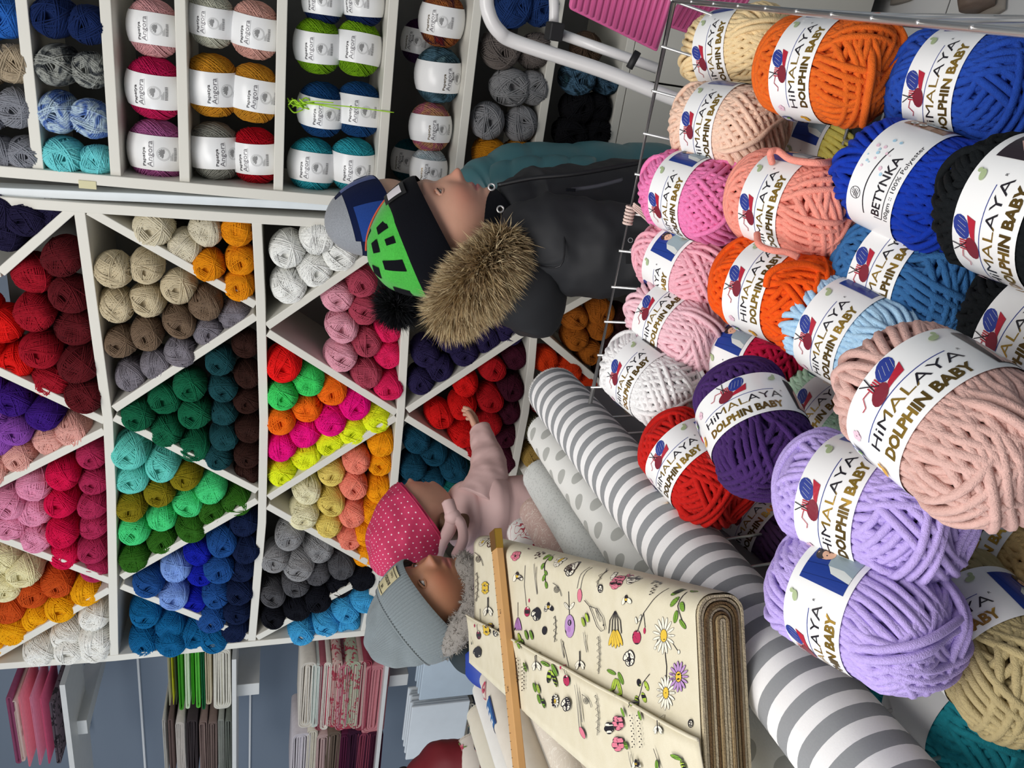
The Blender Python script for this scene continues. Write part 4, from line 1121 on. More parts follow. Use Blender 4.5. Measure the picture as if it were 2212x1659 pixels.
daisy(1390, 745, 75, 128, 7); daisy(1408, 1140, 64, 118, 7); daisy(1497, 1028, 66, 106, 9)
out_el(740, 680, 34, 80, 9); el(740, 655, 14, 22, 0); el(736, 700, 12, 22, 2)
ln([(732, 440), (738, 600)], 1.4); leaf(718, 540, 1.0, 28, 9, 7); leaf(755, 540, -1.0, 28, 9, 7)
for j in range(-2, 3): ln([(1055, 575), (1055+j*18, 640), (1055+j*22, 730)], 2)
for j in range(-2, 3): out_el(1058+j*14, 775+abs(j)*-8, 11, 58, 1, -j*.16)
ln([(875, 215), (835, 300), (812, 430)], 1.6, 8); ln([(850, 230), (810, 320), (790, 420)], 1.4, 8); out_el(808, 468, 15, 46, 4)
ln([(1370, 420), (1300, 520), (1250, 590), (1210, 710)], 1.6); ln([(1250, 590), (1262, 690)], 1.4); poppy(1203, 757, 28, 48); el(1257, 712, 8, 22, 3); leaf(1225, 625, 1.9, 26, 7, 7); leaf(1200, 640, 1.4, 24, 7, 7)
ln([(690, 780), (710, 860), (745, 1010)], 1.4); poppy(748, 1052, 22, 38); el(712, 960, 6, 16, 3)
ln([(430, 260), (425, 400), (440, 540)], 1.2, 8); poppy(446, 580, 18, 33); el(458, 503, 5, 14, 3)
poppy(130, 740, 14, 28); el(108, 675, 4, 12, 3); ln([(120, 560), (125, 710)], 1.2, 8)
pinkf(1090, 292, .9); pinkf(1048, 378, .85); pinkf(1130, 345, .8, 7); leaf(1005, 335, 1.3, 24, 11, 7)
pinkf(1100, 1345, .95); pinkf(1095, 1490, .95); pinkf(1035, 1380, .75, 7); leaf(1150, 1500, 1.2, 30, 12)
pinkf(405, 110, .7); pinkf(362, 195, .6)
sprig([(1462, 385), (1488, 450), (1485, 540), (1510, 620), (1540, 700)], [(1440, 442, 2.3, 34, 15), (1516, 434, .1, 26, 15), (1455, 512, 2.0, 36, 15), (1514, 545, 1.2, 36, 14), (1474, 615, 1.75, 44, 14), (1522, 666, 1.0, 38, 13)])
sprig([(568, 140), (560, 240), (575, 420)], [(545, 196, 1.8, 24, 10), (574, 214, .9, 18, 9), (549, 266, 1.8, 22, 9), (574, 312, 1.2, 18, 9), (560, 346, 1.9, 24, 9), (577, 396, 1.4, 24, 9)])
sprig([(1294, 1010), (1245, 1070), (1225, 1150), (1190, 1235)], [(1218, 1070, 1.4, 26, 14), (1272, 1092, 1.2, 36, 12), (1254, 1172, 1.2, 38, 13), (1205, 1192, 1.4, 34, 14)], 6)
for (bx_, by_) in ((635, 945), (1060, 1005)):
    leaf(bx_-32, by_-8, .5, 34, 12); leaf(bx_+32, by_+35, 1.2, 46, 13); leaf(bx_-14, by_+80, 1.8, 46, 15, 6); leaf(bx_+22, by_+95, 1.3, 60, 12, 6)
daisy(658, 1195, 24, 46, 7, 11); daisy(637, 225, 24, 46, 7, 11); daisy(122, 98, 16, 30, 7, 10)
for q in ((157, 415), (193, 700)):
    for j in range(6): out_el(q[0]+13*math.cos(j*1.05), q[1]+34*math.sin(j*1.05), 8, 20, 1, j*1.05)
    el(q[0], q[1], 6, 12, 1)
for q in ((383, 665), (48, 370)):
    for j in range(-2, 3): out_el(q[0]+j*7, q[1], 6, 46, 2, -j*.12)
    ln([(q[0], q[1]-150), (q[0], q[1]-50)], 1.3, 8)
for q in ((1132, 495), (380, 335), (592, 545), (1222, 1625)): bee(*q)
for q in ((737, 290, .9), (512, 600, .85), (1155, 905, 1.05), (740, 1220, .9), (182, 100, .7), (120, 860, .7)): bfly(*q)
for q in ((538, 935), (812, 930), (178, 560), (1400, 1370)): dragon(*q)
for q in ((650, 425), (882, 1190), (108, 215)): snail(*q)
for q in ((953, 420), (568, 710), (60, 545), (1582, 1350), (256, 720)): bug(*q)
for q in ((935, 320, 90), (640, 700, 90), (960, 1290, 140), (100, 410, 100), (945, 880, 130), (1000, 270, 60)): twig(*q)
for q in ((460, 140, 50, 20), (510, 150, 60, -10), (1225, 345, 40, 30), (1285, 400, 60, 10), (1208, 1400, 110, 0), (1262, 1400, 110, 0), (400, 980, 80, 0), (440, 1040, 80, 0)): lav(*q)
for q in ((395, 760, 6), (420, 800, 5), (455, 960, 5), (1150, 1270, 5), (1275, 1290, 5), (840, 650, 6), (865, 620, 6), (445, 740, 5), (480, 740, 5), (545, 1110, 6), (520, 1100, 5), (580, 1210, 5), (550, 1180, 5)): leaf(q[0], q[1], 1.3, 34, 9, q[2])
for q in ((820, 1080, 1380), (840, 1130, 1340), (500, 250, 460), (690, 770, 900), (850, 720, 860), (1180, 1540, 1650)): ln([(q[0]-8, q[1]), (q[0], (q[1]+q[2])/2), (q[0]+14, q[2])], 1.3, 8); ln([(q[0]+10, q[1]+20), (q[0]+6, (q[1]+q[2])/2), (q[0]+16, q[2])], 1.3, 8)
out_el(855, 1412, 14, 44, 4, -.4)
ln([(845, 500), (880, 540), (935, 560), (975, 620), (990, 700), (965, 715), (935, 680), (905, 600), (880, 540)], 1.8, 0); ln([(925, 560), (940, 620), (960, 650), (945, 600), (925, 560)], 1.4, 0); el(980, 672, 4, 6, 0)
leaf(1515, 1580, .4, 44, 14); leaf(1560, 1640, 1.2, 40, 14, 6); leaf(1375, 1630, 1.6, 34, 12); ln([(1355, 1520), (1380, 1600), (1400, 1660)], 1.6)
leaf(40, 720, .2, 36, 9); leaf(62, 770, 1.0, 40, 9, 6)
def bolt_map(x, y, h):
    p = at_Z(x, y, ZF); a, b = ab(p)
    be = b0+(b1-b0)*(a-a0)/(a1-a0)
    z = noise.noise(Vector((a*9, (BW/2-b)*14, 3.1)))*.0014
    if b > be-.001: z += .0032*math.exp(-((b-be)/.02)**2)+.0034
    if b < .017: z -= .017-math.sqrt(max(0, .017**2-(.017-max(b, 0))**2))
    return bolt_pt(min(max(a, .001), BL), max(b, .0004), z+h*.35+.0003)
pr_ = BP.build('flower_print', bolt_map, PX, bolt, 12, dh=.0000035, base=.0003)

# wooden measuring stick across the bolt
M_wood = plain('ruler_wood', 'c99a62', .5, var=.12, nscale=14); M_brass = plain('brass', 'b8943e', .3, metal=.9)
st = empty('wooden_ruler'); tag(st, 'wooden measuring stick with a brass end lying across the flowered bolt', 'ruler')
ZS = ZF+.0095
rA, rB = at_Z(1070, 1147, ZS), at_Z(1121, 1655, ZS); rd = (rB-rA).normalized(); rn = Vector((-rd.y, rd.x, 0))
RL = (rB-rA).length+.25
def rbox(nm, s0, s1, w0, w1, z0, z1, m, bev=.0012):
    V = [rA+rd*s+rn*w+Vector((0, 0, z)) for s in (s0, s1) for w in (w0, w1) for z in (z0, z1)]
    _, f = box_vf(0, 1, 0, 1, 0, 1); o = mesh_obj(nm, V, f, m, st, False)
    if bev: bevel(o, bev)
    return o
hw_ = .0135
rbox('stick', 0, RL, -hw_, hw_, -.0055, .005, M_wood)
rbox('brass_cap', -.001, .028, -hw_-.0008, hw_+.0008, -.006, .0056, M_brass)
mb = MB()
for k in range(1, int(RL/.01)):
    s = .02+k*.01; l_ = .010 if k % 10 == 0 else (.0075 if k % 5 == 0 else .005)
    v, f = box_vf(0, 1, 0, 1, 0, 1)
    mb.add(([rA+rd*(s+dx*.0005)+rn*(-hw_+.0008+l_*w_)+Vector((0, 0, .0051+.0002*z)) for dx in (0, 1) for w_ in (0, 1) for z in (0, 1)], f))
tk = mb.build('scale_marks', plain('burnt_marks', '3c2a1c', .7), st, False); tk['kind'] = 'stuff'
p = Print()
for k in range(1, int(RL/.1)+1): p.text(str(k*10), .02+k*.1-.008, .0, .0075, 0)
p.build('lettering', lambda s, t, h: rA+rd*s+rn*(t*1.0)+Vector((0, 0, .0051+h)), [plain('burnt_marks', '3c2a1c', .7)], st)

# ================================================================ folded cloth in the far corner
YF = 2.15
def cloth_mat(name, hexc, pat=None):
    t = NT(name, .9); o = t.obj(); t.b.inputs['Specular IOR Level'].default_value = .15
    c = lin(hexc)
    if pat:
        f = t.noise(45, o, 3, dist=1.0); f2 = t.math('GREATER_THAN', f, .56)
        col = t.mix(f2, c, lin(pat))
    else: col = t.mix(t.noise(70, o), [v*.85 for v in c], [min(1, v*1.12) for v in c])
    t.link(col, 'Base Color'); t.bump(t.noise(500, o), .5, .001); return t.m
def folded(x0, x1, y0, y1, hexc, label, group, pat=None, depth=.2, seed=0, Y=None):
    Y = Y or YF
    a, b = at_Y(x0, y0, Y), at_Y(x1, y1, Y)
    X0, X1 = sorted((a.x, b.x)); Zt, Zb = max(a.z, b.z), min(a.z, b.z)
    h = (Zt-Zb)/2; zc = (Zt+Zb)/2; root = empty('folded_fabric', ((X0+X1)/2, Y, Zb))
    m = cloth_mat('cloth_'+label.split(' folded')[0].replace(' ', '_').replace(',', ''), hexc, pat)
    rs = random.Random(seed); W2 = (X1-X0)/2
    n_ = max(1, min(4, int(h/.0045)))
    V = []; Fc = []
    for k in range(n_):
        ht = h*(1-k/n_)*.97; hw = W2*(1-.035*k); th = h/n_*.62; c = min(ht*.98, .02)
        S = stadium(hw, ht, 4, c); ti = max(ht-th, ht*.3); S2 = stadium(hw-th, ti, 4, min(ti*.98, c))
        yo = rs.uniform(0, .006); n = len(S); base = len(V)
        for i in range(n):
            wv = noise.noise(Vector((S[i][0]*16, seed*3.7+k, S[i][1]*9)))*min(.006, h*.35)
            for (q, yy) in ((S[i], depth), (S[i], yo), (S2[i], yo), (S2[i], depth*.5)):
                V.append((q[0], yy, q[1]+wv+h))
        for i in range(n):
            A2 = base+4*i; B2_ = base+4*((i+1) % n)
            for q in range(3): Fc.append((A2+q, A2+q+1, B2_+q+1, B2_+q))
    o = mesh_obj('cloth', V, Fc, m, root, True)
    # inner filling sheet so the fold is solid
    q = stadium(W2*.9, h*.25, 3); nq = len(q)
    V = [(a_, yy, b_+h) for yy in (.012, depth-.004) for a_, b_ in q]; Fc = [(i, (i+1) % nq, nq+(i+1) % nq, nq+i) for i in range(nq)]+[tuple(range(nq))]
    mesh_obj('inner_layer', V, Fc, m, root, True)
    tag(root, label, 'fabric', group); return root
ST = {
 'green': (1403, 1528, [(360, 368, '#a9a48c', 'thin beige'), (368, 375, '#c4c62c', 'acid yellow'), (375, 382, '#4c5238', 'olive grey'), (382, 397, '#3f9226', 'grass green'), (397, 411, '#cfe0c0', 'white green'), (411, 420, '#3c9a20', 'bright green'), (420, 433, '#62bc48', 'light green with pale edge'), (433, 443, '#1a6238', 'bottle green'), (443, 458, '#c8bca0', 'sand'), (458, 500, '#dedacd', 'thick off white')], 'in the green stack'),
 'brown': (1556, 1690, [(350, 362, '#b9b5ad', 'pale grey'), (362, 378, '#64524e', 'brown grey'), (378, 402, '#c8c0b8', 'stone'), (402, 428, '#3e3638', 'charcoal'), (428, 449, '#84706a', 'taupe'), (449, 470, '#786660', 'mocha'), (470, 485, '#92948c', 'grey green'), (485, 500, '#6c7068', 'slate')], 'in the brown stack below the green one in the picture corner'),
 'pink': (1512, 1655, [(24, 34, '#8c4866', 'plum'), (34, 43, '#ccb4ac', 'powder'), (43, 62, '#e0808f', 'salmon pink'), (62, 88, '#cf8098', 'rose'), (88, 104, '#c85878', 'deep pink'), (104, 132, '#5c5058', 'dark tweed')], 'in the pink stack at the top left'),
 'floral': (1435, 1575, [(650, 677, '#ddd5c9', 'ivory'), (677, 689, '#d2d8d0', 'pale mint'), (689, 700, '#98545e', 'dull red'), (700, 708, '#e6ded2', 'cream'), (708, 717, '#b84c5c', 'berry'), (717, 732, '#ccb0a6', 'beige rose print'), (732, 746, '#c87c8a', 'pink print'), (746, 768, '#b4b8a0', 'sage print'), (768, 780, '#ccaca4', 'blush'), (780, 792, '#96404f', 'wine'), (792, 828, '#c27c82', 'thick dusty pink')], 'in the flowered stack above the grey hat'),
 'maroon': (1585, 1700, [(630, 665, '#ccc4c8', 'lilac grey'), (665, 681, '#d4ccbc', 'oat'), (681, 706, '#bca09c', 'old pink'), (706, 728, '#6c5c50', 'earth brown'), (728, 750, '#521c38', 'aubergine'), (750, 772, '#3a182e', 'dark plum'), (772, 791, '#843c4e', 'marsala'), (791, 818, '#40162a', 'bordeaux')], 'in the maroon stack at the frame edge')}
sd = 0
for nm, (y0, y1, L_, wh) in ST.items():
    for (xa, xb, hx, cw) in L_:
        sd += 1
        folded(xa, xb, y0+rs.uniform(-7, 7), y1+rs.uniform(-7, 7), hx, f'{cw} folded fabric {wh}', f'folded fabrics {wh}', '#b04a58' if 'print' in cw else ('#2c282c' if 'tweed' in cw else None), seed=sd)
ws = empty('wall_shelf'); tag(ws, 'white shelves on the far wall carrying the folded fabric stacks', 'shelf')
def wsb(nm, xa, ya, xb, yb, Ya=2.12, Yb=2.74): return bx(nm, xa, ya, xb, yb, Ya, Yb, M_metal, ws)
def wline(nm, x, ya, yb, th, Ya, Yb, m, par):
    a, b = at_Y(x, ya, Ya), at_Y(x, yb, Ya); z = at_Y(x, ya+40, Ya).z
    return box(nm, (min(a.x, b.x), Ya, z-th), (max(a.x, b.x), Yb, z), m, par, 0)
wline('shelf_board', 501, 1425, 1800, .014, 2.12, 2.34, M_metal, ws); wline('shelf_board', 829, 1430, 1800, .014, 2.12, 2.34, M_metal, ws); wline('shelf_board', 133, 1480, 1800, .016, 2.12, 2.34, M_metal, ws)
wsb('bracket', 147, 1560, 190, 1585, 2.2, 2.6); wsb('bracket', 511, 1480, 560, 1500, 2.2, 2.6); wsb('bracket', 842, 1460, 880, 1480, 2.2, 2.6)

for i, (xa, ya, xb, yb) in enumerate(((296, 1400, 300, 1900), (539, 1400, 543, 1900))):
    o = wline('trim_%d' % (i+2), xa, ya, yb, .008, 2.73, 2.748, plain('light_line_white', 'ffffff', .3), None); struct(o)  # pure white colour stands in for the bright lines of light along the wall
# window frame corner at the top left
wf = bx('window_1', 125, 1395, 190, 1590, 2.69, 2.75, M_metal, None); struct(wf)
# paper-wrapped packs low in the corner
for i, (xa, ya, xb, yb, lb) in enumerate(((918, 1412, 1030, 1500, 'pale blue grey packet of paper upright behind the blue jacket'), (890, 1528, 985, 1628, 'white packet of sheets behind the red garment'))):
    r_ = empty('paper_pack'); tag(r_, lb, 'packet')
    a = at_Y(xa, ya, 1.75); b = at_Y(xb, yb, 1.75); xx0, xx1 = min(a.x, b.x), max(a.x, b.x); zz0, zz1 = min(a.z, b.z), max(a.z, b.z)
    for k in range(7):
        dy = k*.013
        box('sheet', (xx0+.003*(k % 2), 1.75+dy, zz0-.02), (xx1-.004*(k % 3), 1.75+dy+.009, zz1-.006*(k % 2)), plain('wrap_blue_grey', 'b4c2ce', .45) if i == 0 else plain('wrap_white', 'd4dadf', .45), r_, .003)
lb_ = empty('low_bench'); tag(lb_, 'low dark bench in the far corner holding packets', 'bench')
z_ = at_Y(1035, 1500, 1.75).z-.02
box('bench_top', (-2.9, 1.72, z_-.03), (-1.72, 2.3, z_), plain('dark_bench', '3a3d42', .6), lb_)
for X in (-2.86, -1.8):
    for Y in (1.75, 2.24): box('leg', (X, Y, 0), (X+.05, Y+.05, z_-.03), plain('dark_bench', '3a3d42', .6), lb_)
mb = 0
for k in range(9):
    a = at_Y(1003+k*5, 1405+(k % 3)*4, 1.72)
for k, (hx, nm) in enumerate((('#2a2a30', 'black'), ('#8a8478', 'khaki'), ('#c4beb0', 'linen'), ('#3c4048', 'anthracite'), ('#60604e', 'moss'), ('#24283c', 'ink blue'))):
    folded(986+k*9, 995+k*9, 1520, 1625, hx, f'{nm} folded fabric in the dark pile under the white packet', 'dark folded fabrics on the low bench', seed=50+k, Y=1.76, depth=.15)

# ================================================================ step stool with pink treads
so = empty('step_stool'); tag(so, 'white tubular step stool with ribbed pink treads in front of the right shelf', 'stool')
M_tube = plain('white_enamel', 'e4e2e2', .25); M_pink = plain('pink_plastic', 'cc5f92', .4); M_rub = plain('black_rubber', '17171a', .6)
def pY(x, y, Y): return at_Y(x, y, Y)
Ys = 1.42
pt = [pY(1140, -260, Ys-.05), pY(1075, -120, Ys-.02), pY(1052, -20, Ys), pY(1056, 30, Ys), pY(1078, 68, Ys), pY(1120, 93, Ys), pY(1300, 152, Ys-.05), pY(1460, 215, Ys-.1), pY(1700, 300, Ys-.17)]
tube('frame_tube', smooth_path(pt, 8), .0125, M_tube, so, 14)
pt2 = [pY(1188, -200, Ys+.02), pY(1197, 20, Ys+.02), pY(1196, 62, Ys+.01)]
tube('crossbar', pt2, .009, M_tube, so, 12)
tube('crossbar', [pY(1200, 70, Ys+.01), pY(1420, 148, Ys-.06)], .009, M_tube, so, 12)
c_ = pY(1197, 64, Ys-.006)
box('joint_cap', (c_.x-.018, c_.y-.018, c_.z-.013), (c_.x+.012, c_.y+.014, c_.z+.013), M_rub, so, .003)
def tread(p0, p1, p2, Y0, Y1, nr=16, drop=.014):
    """p0->p1 rib direction edge, p0->p2 across"""
    A_, B_, C_ = pY(p0[0], p0[1], Y0), pY(p1[0], p1[1], Y1), pY(p2[0], p2[1], Y0)
    U = B_-A_; Vv = C_-A_; N_ = U.cross(Vv).normalized()
    if N_.dot(CP-A_) < 0: N_ = -N_
    t = mesh_obj('tread', [A_+U*i+Vv*j-N_*.012*k for i in (0, 1) for j in (0, 1) for k in (0, 1)], box_vf(0, 1, 0, 1, 0, 1)[1], M_pink, so, False); bevel(t, .005, 3)
    Ul = U.normalized()
    for k in range(nr):
        s = (k+.7)/(nr+.4); a = A_+Vv*s+U*.06+N_*.0005; b = A_+Vv*s+U*.97+N_*.0005
        r_ = tube('rib', [a, b], .0032, M_pink, t, 6)
tread((1420, 116), (1475, -60), (1228, 22), Ys-.22, Ys-.30, 15)
tread((1560, 100), (1660, -60), (1440, 60), Ys-.1, Ys-.18, 12)
tube('foot_pin', [pY(1378, 112, Ys-.16), pY(1359, 147, Ys-.16)], .006, M_rub, so, 10)
# ================================================================ people
def skin_mat(name, hexc, lip):
    t = NT(name, .5); t.b.inputs['Subsurface Weight'].default_value = .12; t.b.inputs['Subsurface Radius'].default_value = (.012, .005, .003)
    at = t.n('ShaderNodeAttribute', attribute_name='tint').outputs['Color']
    sp = t.n('ShaderNodeSeparateColor', {0: at})
    c = lin(hexc); base = t.mix(t.noise(60), [v*.94 for v in c], [min(1, v*1.05) for v in c])
    c1 = t.mix(sp.outputs[0], base, lin(lip)); c2 = t.mix(sp.outputs[1], c1, [c[0]*1.0, c[1]*.66, c[2]*.62]); c3 = t.mix(sp.outputs[2], c2, lin('3a2418'))
    t.link(c3, 'Base Color'); t.bump(t.noise(700), .12, .0003); return t.m
def g2(d, s): return math.exp(-(d/s)**2)
def head_vf(s=1.0):
    """child's head: face towards -Y, up +Z, chin at z=-.1, crown at +.1; returns verts, faces, tint"""
    nu, nv = 150, 110; V = []; T = []; Fc = []
    for j in range(nv+1):
        th = PI*j/nv
        for i in range(nu):
            ph = 2*PI*i/nu
            x, y, z = math.sin(th)*math.sin(ph), -math.sin(th)*math.cos(ph), math.cos(th)
            X, Y, Zz = x*.073, y*.091, z*.103
            if y < 0: Y *= .93
            if Zz < -.015:
                k = min(1, (-Zz-.015)/.085); X *= 1-.30*k*k; Y *= (1-.10*k) if y < 0 else (1-.50*k**.8)
                if y < 0: Y -= .008*k
            f = max(0, -y)**.7
            fr = f if y < 0 else 0
            ax = abs(X)
            d = 0
            d += .0035*g2(ax-.026, .022)*g2(Zz-.022, .010)
            d -= .0095*g2(ax-.029, .0135)*g2(Zz-.001, .0105)
            d -= .004*g2(X, .012)*g2(Zz-.006, .012)
            # nose
            if -.045 < Zz < .02: d += .013*g2(X, .0085)*max(0, min(1, (.012-Zz)/.045))**1.2*(1 if Zz > -.036 else max(0, 1-(-.036-Zz)/.008))
            d += .0085*g2(X, .0095)*g2(Zz+.031, .0085)
            d += .0055*g2(ax-.0105, .0055)*g2(Zz+.0345, .0055)
            # mouth
            d += .0052*g2(X, .021)*g2(Zz+.053, .0048)
            d += .0058*g2(X, .017)*g2(Zz+.0625, .0050)
            d -= .0036*g2(X, .021)*g2(Zz+.0578, .0016)
            d -= .0028*g2(X, .016)*g2(Zz+.071, .004)
            d += .0025*g2(X, .005)*g2(Zz+.0455, .006)*0
            d += .0185*g2(X, .021)*g2(Zz+.084, .015)
            d += .0070*g2(ax-.034, .021)*g2(Zz+.036, .022)
            d += .0035*g2(X, .045)*g2(Zz-.048, .03)
            Y -= d*fr
            X += math.copysign(.004, X)*g2(ax-.05, .02)*g2(Zz+.035, .03)*fr
            V.append(Vector((X, Y, Zz)))
            lip = 0
            if y < -.3:
                e = (X/.0215)**2+((Zz+.0575)/(.0085*(1-.35*(X/.0215)**2) if abs(X) < .0215 else .003))**2
                lip = max(0, min(1, (1.15-e)*3))
            blush = max(0, .75*g2(ax-.040, .022)*g2(Zz+.038, .020)*fr+.5*g2(X, .012)*g2(Zz+.031, .012)*fr)
            brow = 0
            if y < 0:
                zb = .0235-.10*abs(ax-.027)+.002
                brow = .42*g2(Zz-zb-.001, .0022)*(1 if .012 < ax < .042 else 0)
            T.append((lip*.85, blush, brow, 1))
    for j in range(nv):
        for i in range(nu): a = j*nu+i; b = j*nu+(i+1) % nu; Fc.append((a, a+nu, b+nu, b))
    return V, Fc, T
HV, HF, HT = head_vf()
def ellip(c, r, seg=20, rings=12, frame_=None):
    V = []; Fc = []
    for j in range(rings+1):
        t = PI*j/rings
        for i in range(seg):
            a = 2*PI*i/seg; V.append(Vector((c[0]+r[0]*math.sin(t)*math.cos(a), c[1]+r[1]*math.sin(t)*math.sin(a), c[2]+r[2]*math.cos(t))))
    for j in range(rings):
        for i in range(seg): a = j*seg+i; b = j*seg+(i+1) % seg; Fc.append((a, b, b+seg, a+seg))
    return V, Fc
def hand_vf(w, d, palm_n, s=1.0, curl=.5, mirror=1):
    """wrist point w, finger direction d, palm normal: palm, four unequal bent fingers and a thumb leaving the side of the palm"""
    d = Vector(d).normalized(); n = Vector(palm_n); n = (n-d*n.dot(d)).normalized(); q = d.cross(n)*mirror
    mb = MB()
    def T(a, b, c): return w+(q*a+d*b+n*c)*s
    P = [T(0, -.012, 0), T(0, .004, 0), T(0, .022, 0), T(.0, .042, 0), T(0, .052, 0)]; R = [(.017, .014), (.021, .013), (.026, .012), (.028, .011), (.024, .008)]
    v = []; f = []; n_ = 16
    for p, (ra, rb) in zip(P, R):
        for i in range(n_): a = 2*PI*i/n_; v.append(p+(q*ra*math.cos(a)+n*rb*math.sin(a))*s)
    for j in range(4):
        for i in range(n_): a = j*n_+i; b = j*n_+(i+1) % n_; f.append((a, b, b+n_, a+n_))
    f.append(tuple(range(4*n_, 5*n_))); f.append(tuple(range(n_))[::-1]); mb.add((v, f))
    for k, (x, L) in enumerate(((-.020, .040), (-.0065, .046), (.007, .043), (.0195, .034))):
        c = curl*(1+.1*k); p = Vector((x, .046, 0)); pts = [T(x, .036, 0)]; a = .15
        pts.append(T(p.x, p.y, 0))
        for fr in (.42, .32, .26):
            a += c*.7; p = p+Vector((x*.06, math.cos(a)*L*fr, math.sin(a)*L*fr)); pts.append(T(p.x, p.y, p.z))
        mb.add(tube_vf(smooth_path(pts, 3), [.0068*s]*4+[.0064*s]*5+[.0056*s]*3+[.0035*s], 10))
    pts = [T(-.018, .008, .002), T(-.030, .022, .006), T(-.036, .038, .011), T(-.034, .052, .016)]
    mb.add(tube_vf(smooth_path(pts, 3), [.0095*s]*3+[.008*s]*3+[.0072*s]*3+[.004*s], 10))
    return mb.v, mb.f
def loft(path, rad, e1, n=40, sub=6, wr=.004, fr=9, seed=0, cap=True, e2=None, quilt=0):
    """soft garment tube: path points, (a,b) half sizes, e1 = direction of a"""
    P = smooth_path(path, sub); m = len(P); k = len(rad)-1
    V = []; Fc = []
    for j in range(m):
        t = j/(m-1)*k; i0 = min(int(t), k-1); u = t-i0; u = u*u*(3-2*u)
        a = rad[i0][0]*(1-u)+rad[i0+1][0]*u; b = rad[i0][1]*(1-u)+rad[i0+1][1]*u
        tg = (P[min(j+1, m-1)]-P[max(j-1, 0)]).normalized()
        x = (e1-tg*e1.dot(tg)).normalized(); y = tg.cross(x)
        for i in range(n):
            an = 2*PI*i/n; dr = x*math.cos(an)+y*math.sin(an)
            q = P[j]+x*a*math.cos(an)+y*b*math.sin(an)
            w_ = noise.noise(Vector((q.x*fr+seed, q.y*fr, q.z*fr*1.8)))*wr+noise.noise(Vector((q.x*fr*3, q.y*fr*3+seed, q.z*fr*4)))*wr*.4
            if quilt: w_ += .006*(abs(math.sin(PI*j/quilt))**.5-.6)
            V.append(q+dr*w_)
    for j in range(m-1):
        for i in range(n): a = j*n+i; b = j*n+(i+1) % n; Fc.append((a, b, b+n, a+n))
    if cap:
        for c, base in ((P[0], 0), (P[-1], (m-1)*n)):
            V.append(c); ci = len(V)-1
            for i in range(n):
                q = (base+i, base+(i+1) % n, ci); Fc.append(q if base else q[::-1])
    return V, Fc
def skin_body(name, J, E, Rr, extra, mat):
    me = bpy.data.meshes.new(name); me.from_pydata([tuple(j) for j in J], E, []); o = bpy.data.objects.new(name, me); COL.objects.link(o)
    md = o.modifiers.new('skin', 'SKIN'); md.use_smooth_shade = True
    if not me.skin_vertices: me.skin_vertices.new(name='')
    for i, r in enumerate(Rr): me.skin_vertices[0].data[i].radius = (r, r)
    me.skin_vertices[0].data[0].use_root = True
    sb_ = o.modifiers.new('sub', 'SUBSURF'); sb_.levels = 1; sb_.render_levels = 1
    bpy.context.view_layer.update()
    m2 = bpy.data.meshes.new_from_object(o.evaluated_get(bpy.context.evaluated_depsgraph_get()))
    V = [v.co.copy() for v in m2.vertices]; Fc = [tuple(p.vertices) for p in m2.polygons]; T = [(0, 0, 0, 1)]*len(V)
    bpy.data.objects.remove(o); bpy.data.meshes.remove(m2)
    for v, f, t in extra:
        n = len(V); V += v; Fc += [tuple(i+n for i in q) for q in f]; T += t if t else [(0, 0, 0, 1)]*len(v)
    return V, Fc, T
def ipd(a, b): return DN*a-RT*b
def knit_mat(name, hexc, rib=0, scale=1.0, fuzz=.5, var=.15):
    t = NT(name, .95); t.b.inputs['Specular IOR Level'].default_value = .1; t.b.inputs['Sheen Weight'].default_value = .25 if sum(lin(hexc)) > .1 else .03
    c = lin(hexc); o = t.obj(); n = t.noise(420*scale, o, 4)
    t.link(t.mix(n, [v*(1-var) for v in c], [min(1, v*(1+var)) for v in c]), 'Base Color'); t.bump(t.noise(620*scale, o, 3), fuzz, .0012); return t.m
def cloth2(name, hexc, rough=.7, fz=.25, var=.06): return plain(name, hexc, rough, var=var, bump=fz, bscale=900, bdist=.0004)
def hat_surface(front, back, stretch=(0, 0, 0), off=.009, nphi=96, nt=40, ribs=0, ribamp=.001, t0=0.0, t1=1.0, slouch=0, seed=0, wr=.0, roll=0.0):
    """cap over the head: hem runs at angle `front` from the crown at the forehead and `back` at the nape"""
    V = []; Fc = []
    for j in range(nt+1):
        tt = t0+(t1-t0)*j/nt
        for i in range(nphi):
            ph = 2*PI*i/nphi
            fc = .5+.5*math.cos(ph)          # 1 at the forehead
            hem = back+(front-back)*fc
            th = tt*hem+1e-4
            x, y, z = math.sin(th)*math.sin(ph), -math.sin(th)*math.cos(ph), math.cos(th)
            o_ = off+ribamp*math.sin(ribs*ph)*min(1, tt*2.5)+roll*math.sin(PI*min(1, max(0, (tt-t0)/(t1-t0))))**.5
            p = Vector((x*(.073+o_), y*(.091+o_)*(.95 if y < 0 else 1), z*(.103+o_)))
            w_ = max(0, math.cos(th*.9))**2
            p += Vector(stretch)*w_
            if wr: p += Vector((x, y, z))*noise.noise(Vector((x*3+seed, y*3, z*4)))*wr
            V.append(p)
    for j in range(nt):
        for i in range(nphi): a = j*nphi+i; b = j*nphi+(i+1) % nphi; Fc.append((a, a+nphi, b+nphi, b))
    return V, Fc
